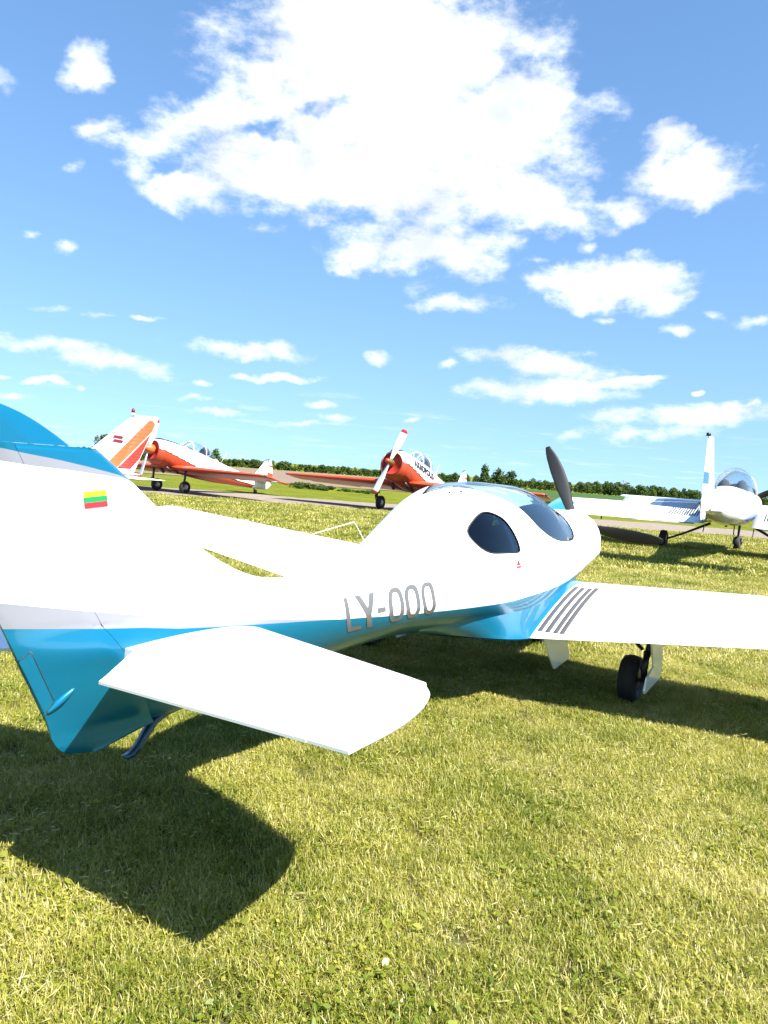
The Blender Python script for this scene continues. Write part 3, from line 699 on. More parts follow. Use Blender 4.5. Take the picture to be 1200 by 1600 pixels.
# -- tailplane and elevator (right is -y)
LEP = np.array([(0, .862), (.122, .837), (1.032, .607), (1.046, .592), (1.063, .560), (1.081, .537), (1.099, .506), (1.12, .454), (1.144, .373), (1.158, .29), (1.166, .215), (1.172, .068), (1.1735, -.03)])
def tail_z(y): return .778 + .004 * y
def tail_ring(y, x0, x1, le, te, npt=16, blunt=.0045):
    c = le - te; xs = x0 + (x1 - x0) * (0.5 - 0.5 * np.cos(np.linspace(0, math.pi, npt))); u = np.clip((le - xs) / c, 0, 1)
    th = 5 * .085 * (.2969 * np.sqrt(u) - .126 * u - .3516 * u**2 + .2843 * u**3 - .1015 * u**4) * c
    th = np.maximum(th, blunt * np.clip(u * 30, 0, 1)); z = tail_z(abs(y))
    return [(x, y, z + h) for x, h in zip(xs, th)] + [(x, y, z - h) for x, h in zip(xs[::-1], th[::-1])]
for side in (-1, 1):
    ys = np.concatenate([np.linspace(.03, 1.037, 14)]); hx = lambda y: .165 + .045 * (y - .1)
    rings = [tail_ring(side * y, float(np.interp(y, LEP[:, 0], LEP[:, 1])), hx(y) + .0015, float(np.interp(y, LEP[:, 0], LEP[:, 1])), -.115 + .02 * y) for y in ys]
    tp = MB().add(*loft(rings, True, side > 0)).build('tailplane', m_white, plane); tp.modifiers.new('edge', 'EDGE_SPLIT').split_angle = R(50)
    # elevator: inboard edge cut back to clear the rudder, horn at the tip
    rings = []
    for y in np.concatenate([np.linspace(.125, .272, 6), np.linspace(.30, 1.037, 12)]):
        le = float(np.interp(y, LEP[:, 0], LEP[:, 1])); te = -.115 + .02 * y
        xe = te if y >= .272 else .150 + (te - .150) * (y - .125) / .147
        rings.append(tail_ring(side * y, hx(y) - .0015, xe, le, te, 12))
    for k, y in enumerate(np.concatenate([[1.0402, 1.050], np.linspace(1.060, 1.160, 14), [1.166, 1.170, 1.1728]])):
        le = float(np.interp(y, LEP[:, 0], LEP[:, 1])); te = -.092 if y < 1.15 else -.092 + .0 * (y - 1.15)
        if k < 2: le = (.556, .562)[k]
        rings.append(tail_ring(side * y, le, te, le, te, 12))
    mb = MB().add(*loft(rings[:18], True, side > 0)); mb.add(*loft(rings[18:], True, side > 0))
    mb.add(*loft([rings[17], [(x, y + side * .004, z) for x, y, z in rings[17]]], True, side > 0))
    el = mb.build('elevator', m_white, tp); el.modifiers.new('edge', 'EDGE_SPLIT').split_angle = R(50)
# -- wings
def naca(x, m=.02, p=.4, t=.15):
    yt = 5 * t * (.2969 * np.sqrt(x) - .126 * x - .3516 * x**2 + .2843 * x**3 - .1028 * x**4)
    yc = np.where(x < p, m / p**2 * (2*p*x - x*x), m / (1 - p)**2 * ((1 - 2*p) + 2*p*x - x*x)); return yc + yt, yc - yt
def wsec(x, sgn, y, shrink=1.0):
    """point on the wing section at chord fraction x; sgn 1 upper, -1 lower"""
    k = (y - .5) / 3.05; out = 0
    for (xt, zt, c, al), w_ in (((3.073, .459, 1.38, .133), 1 - k), ((3.43, .795, .95, .051), k)):
        u, l = naca(x); d = (1 - x) * c; h = (u if sgn > 0 else l) * c * shrink
        out = out + w_ * np.stack([xt + d * math.cos(al) - h * math.sin(al), zt + d * math.sin(al) + h * math.cos(al)], -1)
    return out
XH = .795
fr1 = XH * (0.5 - 0.5 * np.cos(np.linspace(0, math.pi, 26))); fr2 = np.linspace(XH + .0035, 1, 9)
def wring(y, fr, side, shrink=1.0, squeeze=0.0):
    U, Lw = wsec(fr, 1, y, shrink), wsec(fr, -1, y, shrink)
    r = np.concatenate([U, Lw[::-1]]); r3 = np.stack([r[:, 0], np.full(len(r), side * y), r[:, 1]], -1)
    if squeeze: c = r3.mean(0); r3[:, 0] = c[0] + (r3[:, 0] - c[0]) * (1 - squeeze)
    return r3
m_wing = m_white
WT = 3.80
for side in (-1, 1):
    ys = np.concatenate([np.linspace(.25, WT, 26)])
    mb = MB().add(*loft([wring(y, fr1, side) for y in ys], True, side > 0))
    mb.add(*loft([wring(y, fr2, side) for y in (.25, .4, .55, .70, .797)], True, side > 0))
    mb.add(*loft([wring(y, fr2, side) for y in (3.42, 3.6, WT)], True, side > 0))
    frA = np.concatenate([fr1, fr2]); mb.add(*loft([wring(y, frA, side, s, q) for y, s, q in ((WT, 1, 0), (WT + .03, .93, .015), (WT + .055, .75, .05), (WT + .07, .45, .10), (WT + .076, .15, .16))], True, side > 0))
    wing = mb.build('wing', m_wing, plane); wing.modifiers.new('edge', 'EDGE_SPLIT').split_angle = R(50)
    for nm, y0, y1 in (('flap', .803, 2.33), ('aileron', 2.338, 3.415)):
        fp = MB().add(*loft([wring(y, np.linspace(XH + .0035, 1, 10), side) for y in np.linspace(y0, y1, 12)], True, side > 0)).build(nm, m_wing, wing); fp.modifiers.new('edge', 'EDGE_SPLIT').split_angle = R(50)
    if side < 0:
        for y0, fa, fb in ((.583, .335, .935), (.636, .35, .942), (.690, .35, .95), (.732, .335, .952)):
            mb = MB()
            fr = np.linspace(fa, fb, 26); V = []
            for q in (-.0165, -.014, .014, .0165):
                U = wsec(fr, 1, y0 + q); h = .0035 if abs(q) < .015 else .0006
                V += [(p[0], side * (y0 + q), p[1] + h) for p in U]
            mb.add(V, grid_faces(4, len(fr))); mb.build('walk_strip', m_strip, wing)
    # wing root fillet: from the fuselage side out on to the wing, running aft past the trailing edge
    nu_ = 90; us = np.linspace(0, 1, nu_); rings_u, rings_l = [], []
    for u in us:
        X = 2.12 + (4.36 - 2.12) * u
        zt_ = float(np.interp(X, [2.12, 2.5, 2.9, 3.2, 3.7, 4.1, 4.36], [.615, .635, .66, .675, .705, .735, .72]))
        T = np.array([X, float(side_y(X, zt_)[0]) - .009, zt_])
        if X <= 3.083:
            q = (X - 2.12) / (3.083 - 2.12); q2 = q * q * (3 - 2 * q)
            Ee = np.array([X, (float(side_y(2.12, .60)[0]) - .06) * (1 - q2) + .552 * q2, .575 * (1 - q) ** 1.3 + .4655 * (1 - (1 - q) ** 1.3)])
            C2 = np.array([X, T[1] * .82 + Ee[1] * .18, Ee[2] * .72 + T[2] * .28])
        else:
            c_ = 1.378; al = .133; fr = np.clip(1 - (X - 3.078) / (c_ * math.cos(al)), .02, 1); pt = wsec(np.array([fr]), 1, .552)[0]
            Ee = np.array([pt[0], .552, pt[1] + .002]); C2 = np.array([X, T[1] * .75 + Ee[1] * .25, Ee[2] * .85 + T[2] * .15])
        t = np.linspace(0, 1, 12)[:, None]; B = T * (1 - t)**2 + 2 * C2 * t * (1 - t) + Ee * t * t
        rings_u.append(B)
        zb_ = float(hermite(X, ST[:, 0], ST[:, 2])[0]); K = np.array([X, .12, zb_ + .004])
        C3 = np.array([X, Ee[1] * .6, min(zb_, Ee[2]) + .004]); Bl = (Ee - np.array([0, 0, .006])) * (1 - t)**2 + 2 * C3 * t * (1 - t) + K * t * t
        rings_l.append(Bl)
    A = np.concatenate(rings_u) * np.array([1, side, 1]); Bq = np.concatenate(rings_l) * np.array([1, side, 1])
    mb = MB(); mb.add(A, grid_faces(nu_, 12, False, side < 0)); mb.add(Bq, grid_faces(nu_, 12, False, side < 0))
    mb.build('wing_fillet', m_blue, plane)
# -- tail skid, propeller, gear
mb = MB(); rings = []
for p, w_, h_ in (((.52, 0, .500), 0.015, .010), ((.44, 0, .492), 0.015, .010), ((.385, 0, .470), 0.015, .009), ((.345, 0, .425), 0.014, .009), ((.318, 0, .392), 0.014, .008), ((.290, 0, .372), 0.014, .007), ((.255, 0, .366), 0.015, .006)):
    rings.append([(p[0] - h_, -w_, p[2] + h_), (p[0] + h_, -w_, p[2] - h_), (p[0] + h_, w_, p[2] - h_), (p[0] - h_, w_, p[2] + h_)])
mb.add(*loft(rings)); mb.build('tail_skid', m_skid, plane)
HUB = np.array([5.84, 0, 1.068])
MB().add(*lathe([(5.715, .150), (5.75, .158), (5.84, .150), (5.95, .118), (6.03, .07), (6.07, .02)], 28, 'x', (0, 0, 1.068))).build('spinner', m_white, plane)
def blade(parent, hub, ang, Rr, mats, chord, xf=None, pitch0=52, pitch1=18, sweep=0.0, name='propeller_blade', band=None, r0=.10, thick=.016):
    rings = []; rs = np.linspace(r0, Rr, 20); e = np.array([0, math.cos(ang), math.sin(ang)]); s = np.array([0, -math.sin(ang), math.cos(ang)])
    for r in rs:
        q = (r - r0) / (Rr - r0); c = np.interp(q, [0, .15, .4, .65, .85, .97, 1], chord); p = R(pitch0 + (pitch1 - pitch0) * q ** .6)
        off = sweep * math.sin(q * 2.2); th = max(.004, thick * (1 - q * .75)); ring = []
        for a in np.linspace(0, 2 * math.pi, 14, endpoint=False):
            u, w_ = .5 * c * math.cos(a), th * math.sin(a) * (1 + .3 * math.cos(a))
            ring.append(hub + e * r + s * (u * math.cos(p) + off) + np.array([1, 0, 0]) * (u * math.sin(p)) + (np.array([math.cos(p), 0, 0]) - s * math.sin(p)) * w_)
        rings.append(ring)
    fn = (lambda c: band(np.linalg.norm(c - hub))) if band else None
    return MB().add(*loft(rings)).build(name, mats, parent, True, fn, xf)
for k in range(3):
    blade(plane, HUB, R(63.5 + 120 * k), .838, m_black, [.075, .10, .135, .135, .105, .062, .04], None, 46, 16, .022)
def wheel(parent, c, r, w, hubmat, name='wheel', xf=None, tyre_name='tyre'):
    prof = [(-w * .36, r * .52), (-w * .48, r * .66), (-w * .5, r * .80), (-w * .42, r * .93), (-w * .2, r * .99), (0, r), (w * .2, r * .99), (w * .42, r * .93), (w * .5, r * .80), (w * .48, r * .66), (w * .36, r * .52)]
    t = MB().add(*lathe(prof, 32, 'y', c)).build(name, m_rubber, parent, True, None, xf)
    h = MB().add(*lathe([(-w * .40, r * .15), (-w * .40, r * .45), (-w * .30, r * .54), (w * .30, r * .54), (w * .40, r * .45), (w * .40, r * .15)], 24, 'y', c)); h.build('hub', hubmat, t, True, None, xf)
    return t
def plate(poly, th, y0, tilt=0.0):
    P = np.array(poly, float); n = len(P); zt_ = P[:, 1].max()
    A = np.stack([P[:, 0], y0 + (zt_ - P[:, 1]) * tilt, P[:, 1]], -1); B = A + np.array([0, th, 0])
    return np.vstack([A, B]), [tuple(range(n)), tuple(range(2 * n - 1, n - 1, -1))] + [(i, n + i, n + (i + 1) % n, (i + 1) % n) for i in range(n)]
for side in (-1, 1):
    gy = 1.065
    lg = MB().add(*tube([(3.70, side * 1.19, .66), (3.72, side * 1.185, .44)], [.034, .032])); lg.add(*tube([(3.72, side * 1.185, .46), (3.73, side * 1.175, .36)], [.022, .022]))
    lg.add(*tube([(3.73, side * 1.17, .37), (3.66, side * 1.175, .30), (3.70, side * 1.17, .20), (3.79, side * 1.16, .16)], [.026, .024, .024, .022])); lg.add(*tube([(3.79, side * 1.17, .16), (3.79, side * .98, .16)], .016))
    lg.add(*box((3.66, side * 1.15, .53), (.06, .09, .12))); lg.add(*tube([(3.66, side * 1.15, .40), (3.60, side * 1.0, .56)], .012))
    leg = lg.build('landing_gear_leg', m_dmetal, plane)
    wheel(leg, (3.79, side * gy, .16), .163, .13, m_dmetal)
    dr = MB().add(*plate([(3.48, .60), (3.86, .56), (3.93, .42), (3.98, .25), (3.93, .17), (3.42, .165), (3.40, .185), (3.46, .26), (3.66, .30), (3.58, .41), (3.54, .48)], side * .012, side * 1.215, side * .02)).build('gear_door', m_white, leg, False)
    idr = MB().add(*plate([(3.18, .50), (3.66, .50), (3.71, .36), (3.78, .22), (3.44, .205), (3.30, .33)], side * .012, side * .60, side * .05)).build('gear_door', m_white, plane, False)
ng = MB().add(*tube([(4.95, 0, .62), (5.0, 0, .30)], [.03, .026])); ng.add(*tube([(5.0, .07, .31), (5.02, .07, .15)], .015)); ng.add(*tube([(5.0, -.07, .31), (5.02, -.07, .15)], .015)); ng.add(*tube([(5.0, .085, .31), (5.0, -.085, .31)], .018)); ng.add(*tube([(5.02, .085, .15), (5.02, -.085, .15)], .012))
wheel(ng.build('nose_gear_leg', m_dmetal, plane), (5.02, 0, .142), .145, .10, m_metal)
# bent wire aerial on the spine
p0 = surf(np.array([1.90]), np.array([.99]))[0]
MB().add(*tube([(1.915, .05, 1.065), (1.905, .05, 1.10), (1.81, .05, 1.188), (1.798, .05, 1.194), (1.786, .05, 1.193), (1.60, .05, 1.168), (1.415, .05, 1.142)], .0019, 8)).build('wire_aerial', m_white, plane)
mb = MB().add(*tube([(1.87, .02, 1.045), (1.90, .05, 1.062), (1.925, .06, 1.075)], .008, 8)); mb.build('aerial_mount', m_lgrey, plane)
skin_strip('drain_line', [(1.60, .80), (1.70, .795), (1.80, .80)], .004, .0010, m_seam, plane)


# ------------------------------------------------------------------ the other aircraft
def airfoil_ring(xle, c, y, z, t=.13, twist=0.0, n=14, camber=.015):
    x = 0.5 - 0.5 * np.cos(np.linspace(0, math.pi, n)); u, l = naca(x, camber, .4, t)
    P = np.concatenate([np.stack([xle - x * c, u * c], -1), np.stack([xle - x * c, l * c], -1)[::-1]])
    zz = z + P[:, 1] + (P[:, 0] - xle) * math.sin(twist); return np.stack([P[:, 0], np.full(len(P), y), zz], -1)
def wing_loft(secs, side, n=22, sub=14, tip=True, twist=0.0):
    rings = []; secs = [np.array(q, float) for q in secs]
    for a, b in zip(secs[:-1], secs[1:]):
        for t in np.linspace(0, 1, sub, endpoint=False): q = a * (1 - t) + b * t; rings.append(airfoil_ring(q[1], q[2], side * q[0], q[3], q[4], twist, n=n))
    q = secs[-1]; rings.append(airfoil_ring(q[1], q[2], side * q[0], q[3], q[4], twist, n=n))
    if tip:
        for dy, k in ((.04, .8), (.07, .45), (.085, .12)):
            r = airfoil_ring(q[1], q[2], side * (q[0] + dy * q[2]), q[3], q[4] * k, twist, n=n); m = r.mean(0); r[:, 0] = m[0] + (r[:, 0] - m[0]) * (1 - (1 - k) * .18); rings.append(r)
    return loft(rings, True, side > 0)
def fin_loft(rows, th=.09, n=14, sub=8):
    """rows (z, xle, xte)"""
    rings = []; rows = [np.array(q, float) for q in rows]
    pts = []
    for a, b in zip(rows[:-1], rows[1:]): pts += [a * (1 - t) + b * t for t in np.linspace(0, 1, sub, endpoint=False)]
    pts.append(rows[-1])
    for z, xl, xt in pts:
        c = xl - xt; x = 0.5 - 0.5 * np.cos(np.linspace(0, math.pi, n)); u, _ = naca(x, 0.0, .4, min(th, .13 / c))
        rings.append(np.concatenate([np.stack([xl - x * c, u * c, np.full(n, z)], -1), np.stack([xl - x * c, -u * c, np.full(n, z)], -1)[::-1]]))
    return loft(rings, True, True)
def body_loft(st, n=48, step=.05, nu=2.2, nl=2.2):
    st = np.array(st, float); xs = np.linspace(st[0, 0], st[-1, 0], int((abs(st[-1, 0] - st[0, 0])) / step) + 2); rings = []
    X = st[:, 0] if st[1, 0] > st[0, 0] else -st[:, 0]
    for x in xs:
        q = x if st[1, 0] > st[0, 0] else -x
        zt, zb, w, zw = [float(hermite(q, X, st[:, k])[0]) for k in (1, 2, 3, 4)]
        a = np.linspace(0, 2 * math.pi, n, endpoint=False); c, s = np.cos(a), np.sin(a); e = np.where(s > 0, 2 / nu, 2 / nl)
        rings.append(np.stack([np.full(n, x), w * np.sign(c) * np.abs(c) ** e, np.where(s > 0, zw + (zt - zw) * np.abs(s) ** e, zw - (zw - zb) * np.abs(s) ** e)], -1))
    return loft(rings, True, st[1, 0] > st[0, 0])
def canopy_arc(x, w, zb, zt, n=17, lean=0.0):
    a = np.linspace(0, math.pi, n); return np.stack([x + lean * np.sin(a), w * np.cos(a) * (1 - .06 * np.sin(a)), zb + (zt - zb) * np.sin(a) ** .85], -1)

def aerobat(name, label, loc, heading, scale, prop_angle, spinner, lettering, group='orange and white radial-engined aircraft parked by the track'):
    root = empty(name, (loc[0], loc[1], 0), heading); root.scale = (scale,) * 3
    tag(root, label, 'aircraft', group)
    th = R(11.5); ct, st_ = math.cos(th), math.sin(th)
    def xf(V): V = np.asarray(V, float); o = V.copy(); o[:, 0] = V[:, 0] * ct - V[:, 2] * st_; o[:, 2] = V[:, 0] * st_ + V[:, 2] * ct; return o
    zl = lambda x: np.interp(x, [-5.8, -4.75, -4.7, -1.2, 1.3], [1.70, 1.52, 1.33, 1.20, 1.52])
    mats = [m_orange, m_white, m_black]
    def pf(c):
        d = c[2] - zl(c[0]); 
        if c[0] < -4.55 - .4 * (c[2] - 1.3): return 1
        if abs(d) < .02 and c[0] < 1.2: return 2
        if d > 0 and c[2] > np.interp(c[0], [-5, -2, -.1, .0, 1.2], [9, 9, 9, 1.935, 1.90]) and abs(c[1]) < .30: return 2
        return 1 if d > 0 else 0
    MBs = [(1.32, 1.86, 1.04, .405, 1.45), (1.22, 1.95, .95, .49, 1.45), (.9, 2.0, .90, .525, 1.45), (.4, 2.02, .86, .52, 1.44), (-.2, 2.0, .83, .49, 1.43), (-1.0, 1.95, .84, .46, 1.43), (-2.0, 1.86, .90, .40, 1.43), (-3.2, 1.76, 1.04, .29, 1.44), (-4.4, 1.70, 1.18, .17, 1.46), (-5.2, 1.66, 1.28, .09, 1.48), (-5.62, 1.62, 1.36, .03, 1.5)]
    fus = MB().add(*body_loft(MBs, 120, .05)).build('fuselage', mats, root, True, pf, xf)
    # cowling mouth: dark ring with radial shutters
    MB().add(*lathe([(1.325, .398), (1.345, .385), (1.335, .365), (1.29, .355)], 40, 'x', (0, 0, 1.45))).build('cowl_lip', m_orange2, root, True, None, xf)
    MB().add(*lathe([(1.29, .372), (1.295, .12), (1.32, .10)], 36, 'x', (0, 0, 1.45))).build('engine_face', m_cowl, root, True, None, xf)
    for k in range(30):
        a = 2 * math.pi * k / 30; e = np.array([0, math.cos(a), math.sin(a)]); s = np.array([0, -math.sin(a), math.cos(a)]); c0 = np.array([1.30, 0, 1.45]); V = []
        for r, w_ in ((.13, .007), (.355, .024)): V += [c0 + e * r + s * w_ + np.array([.018, 0, 0]), c0 + e * r - s * w_]
        MB().add(V, [(0, 1, 3, 2)]).build('cowl_shutter', m_orange2 if k % 2 else m_cowl, fus, False, None, xf)
    hub = np.array([1.52, 0, 1.45])
    if spinner: MB().add(*lathe([(1.34, .20), (1.40, .205), (1.52, .185), (1.66, .125), (1.76, .05), (1.78, .01)], 26, 'x', (0, 0, 1.45))).build('spinner', m_orange3, root, True, None, xf)
    else:
        MB().add(*lathe([(1.32, .10), (1.40, .12), (1.46, .085), (1.60, .08), (1.64, .05), (1.70, .045)], 18, 'x', (0, 0, 1.45))).build('propeller_hub', m_brass, root, True, None, xf)
        MB().add(*lathe([(1.64, .05), (1.66, .085), (1.72, .08), (1.76, .03)], 18, 'x', (0, 0, 1.45))).build('hub_cap', m_orange, root, True, None, xf)
    for k in range(2):
        blade(root, hub, prop_angle + math.pi * k, 1.2, [m_white, m_orange2, m_black], [.09, .14, .24, .27, .26, .22, .15], xf, 30, 10, 0.0, 'propeller_blade', lambda r: 1 if r > 1.09 else (2 if 1.06 < r <= 1.09 else 0), .08, .03)
    for side in (-1, 1):
        w = MB().add(*wing_loft([(.30, .50, 1.95, .98, .145), (4.95, .16, 1.08, 1.02, .12)], side)).build('wing', [m_orange, m_orange3], root, True, lambda c: 0, xf)
        al = MB().add(*wing_loft([(2.5, -.93, .42, .992, .05), (4.5, -.72, .30, .998, .05)], side, 8, 6, False)).build('aileron', m_orange, w, True, None, xf)
        MB().add(*tube([(.10, side * 5.05, 1.02), (.02, side * 5.07, 1.02), (-.06, side * 5.05, 1.02)], .03, 8)).build('navigation_light', m_dgrey, w, True, None, xf)
        tpl = MB().add(*wing_loft([(.05, -4.45, .95, 1.60, .09), (1.62, -4.72, .62, 1.62, .08)], side, 12, 6)).build('tailplane', [m_white, m_orange], root, True, lambda c: 1 if (abs(c[1]) > 1.25) else 0, xf)
        # main leg and wheel (in three point attitude the axle sits at the origin)
        lg = MB().add(*tube([(.30, side * .98, 1.0), (.24, side * .97, .62), (.20, side * .95, .40)], [.05, .045, .035])); lg.add(*tube([(.24, side * .97, .58), (.32, side * .97, .45), (.25, side * .94, .30), (.16, side * .93, .26)], .022, 8)); lg.add(*tube([(.15, side * .95, .26), (.15, side * .78, .26)], .028, 8))
        lgo = lg.build('landing_gear_leg', m_dmetal, root, True, None, xf)
        wheel(lgo, (.052, side * .86, .256), .256, .17, m_metal, 'wheel', xf)
    fin = MB().add(*fin_loft([(1.58, -4.30, -5.22), (1.9, -4.62, -5.26), (2.45, -4.98, -5.34), (2.62, -5.10, -5.36)], .08)).build('fin', m_white, root, True, None, xf)
    rud = MB().add(*fin_loft([(1.30, -5.22, -5.45), (1.36, -5.17, -5.62), (1.6, -5.23, -5.80), (2.0, -5.28, -5.82), (2.4, -5.34, -5.70), (2.62, -5.37, -5.58), (2.74, -5.36, -5.46)], .07)).build('rudder', [m_white, m_orange], root, True, lambda c: 1 if (c[0] < -5.38 and (1.98 < c[2] < 2.14 or 2.42 < c[2] < 2.52)) or (1.40 < c[2] < 1.53 and -5.68 < c[0] < -5.3) else 0, xf)
    MB().add(*tube([(-5.05, 0, 2.60), (-5.2, 0, 2.71), (-5.38, 0, 2.755)], .018, 8)).build('fin_tip', m_dgrey, fin, True, None, xf)
    tw = MB().add(*tube([(-4.72, 0, 1.24), (-4.80, 0, 1.10)], .028, 8)); tw.add(*tube([(-4.80, .06, 1.12), (-4.86, .06, 1.03)], .014, 6))
    two = tw.build('tail_wheel_leg', m_dmetal, root, True, None, xf); wheel(two, (-4.86, 0, .988 + .105), .10, .07, m_metal, 'tail_wheel', xf)
    # canopy: windscreen arch, sliding hood, frames
    arcs = [canopy_arc(x, w_, zb, zt) for x, w_, zb, zt in ((-.02, .30, 1.90, 1.98), (-.25, .32, 1.88, 2.18), (-.45, .33, 1.87, 2.29), (-.8, .33, 1.86, 2.34), (-1.2, .32, 1.84, 2.31), (-1.6, .28, 1.80, 2.18), (-2.05, .20, 1.78, 1.90))]
    V = np.concatenate(arcs); cano = MB().add(V, grid_faces(len(arcs), 17)).build('canopy', m_glass_clear, root, True, None, xf)
    for k in (0, 2, 4, 6): MB().add(*tube(arcs[k], .015 if k != 2 else .024, 6)).build('canopy_frame', m_white, cano, True, None, xf)
    for sgn in (1, -1):
        MB().add(*tube([arcs[0][3 if sgn > 0 else -4], arcs[1][4 if sgn > 0 else -5], arcs[2][5 if sgn > 0 else -6]], .018, 6)).build('canopy_frame', m_white, cano, True, None, xf)
        MB().add(*tube([a[0 if sgn > 0 else -1] for a in arcs], .02, 6)).build('canopy_rail', m_lgrey, cano, True, None, xf)
    MB().add(*loft([[(x, .24 * math.cos(a), 1.95 + h * max(0, math.sin(a))) for a in np.linspace(0, 2 * math.pi, 14, endpoint=False)] for x, h in ((-1.25, .25), (-1.32, .33), (-1.45, .30))])).build('seat', m_seat, root, True, None, xf)
    MB().add(*loft([[(x, .28 * math.cos(a), 1.86 + h * max(0, math.sin(a))) for a in np.linspace(0, 2 * math.pi, 14, endpoint=False)] for x, h in ((-.1, .10), (-.3, .17), (-.5, .16))])).build('instrument_panel', m_dgrey, root, True, None, xf)
    MB().add(*tube([(-2.4, 0, 1.84), (-2.62, 0, 2.35)], .008, 6)).build('aerial', m_white, root, True, None, xf)
    MB().add(*tube([(.0, .12, 2.0), (.0, .12, 2.12)], .008, 6)).build('aerial', m_white, root, True, None, xf)
    for sx in (.75, .35): MB().add(*tube([(sx, .30, .92), (sx - .25, .36, .80)], .05, 10)).build('exhaust_pipe', m_dmetal, root, True, None, xf)
    MB().add(*tube([(.55, -.28, .90), (.3, -.30, .76)], .06, 10)).build('oil_cooler', m_dgrey, root, True, None, xf)
    if lettering:
        for side in (1, -1):
            cu = bpy.data.curves.new('text', 'FONT'); cu.body = lettering; cu.size = .33; cu.space_character = 1.1; cu.offset = .016
            to = bpy.data.objects.new('text', cu); dg = bpy.context.evaluated_depsgraph_get(); link(to); dg = bpy.context.evaluated_depsgraph_get()
            tm = to.evaluated_get(dg).to_mesh(); P = np.array([v.co[:] for v in tm.vertices]); F = [tuple(p.vertices) for p in tm.polygons]; to.to_mesh_clear() if hasattr(to, 'to_mesh_clear') else None
            bpy.data.objects.remove(to)
            P[:, 0] *= 1.0; wdt = P[:, 0].max(); x = (.62 - P[:, 0] * 1.02) if side > 0 else (.62 - (wdt - P[:, 0]) * 1.02); z = 1.58 + P[:, 1] * .95 - .05 * (.62 - x)
            stt = np.array(MBs)[::-1]; zt, zb, w_, zw = [hermite(x, stt[:, 0], stt[:, k]) for k in (1, 2, 3, 4)]
            y = w_ * np.clip(1 - np.clip((z - zw) / (zt - zw), 0, 1) ** 2.2, 0, 1) ** (1 / 2.2) + .02
            MB().add(np.stack([x, side * y, z], -1), F).build('lettering', m_black, root, False, None, xf)
    return root
def head(fx, fy): return math.atan2(fy, fx)
aerobat('aerobatic_aircraft', 'orange and white aircraft lettered AKROPOLIS, nose on, with a bare two-blade propeller', (.60, 26.45), head(-.455, -.89), .98, R(90 - 19), False, 'AKROPOLIS')
aerobat('aerobatic_aircraft', 'orange and white aircraft with a rounded orange spinner, half hidden by a striped tail fin', (-7.95, 28.4), head(-.56, -.828), .90, R(90 - 8), True, '')

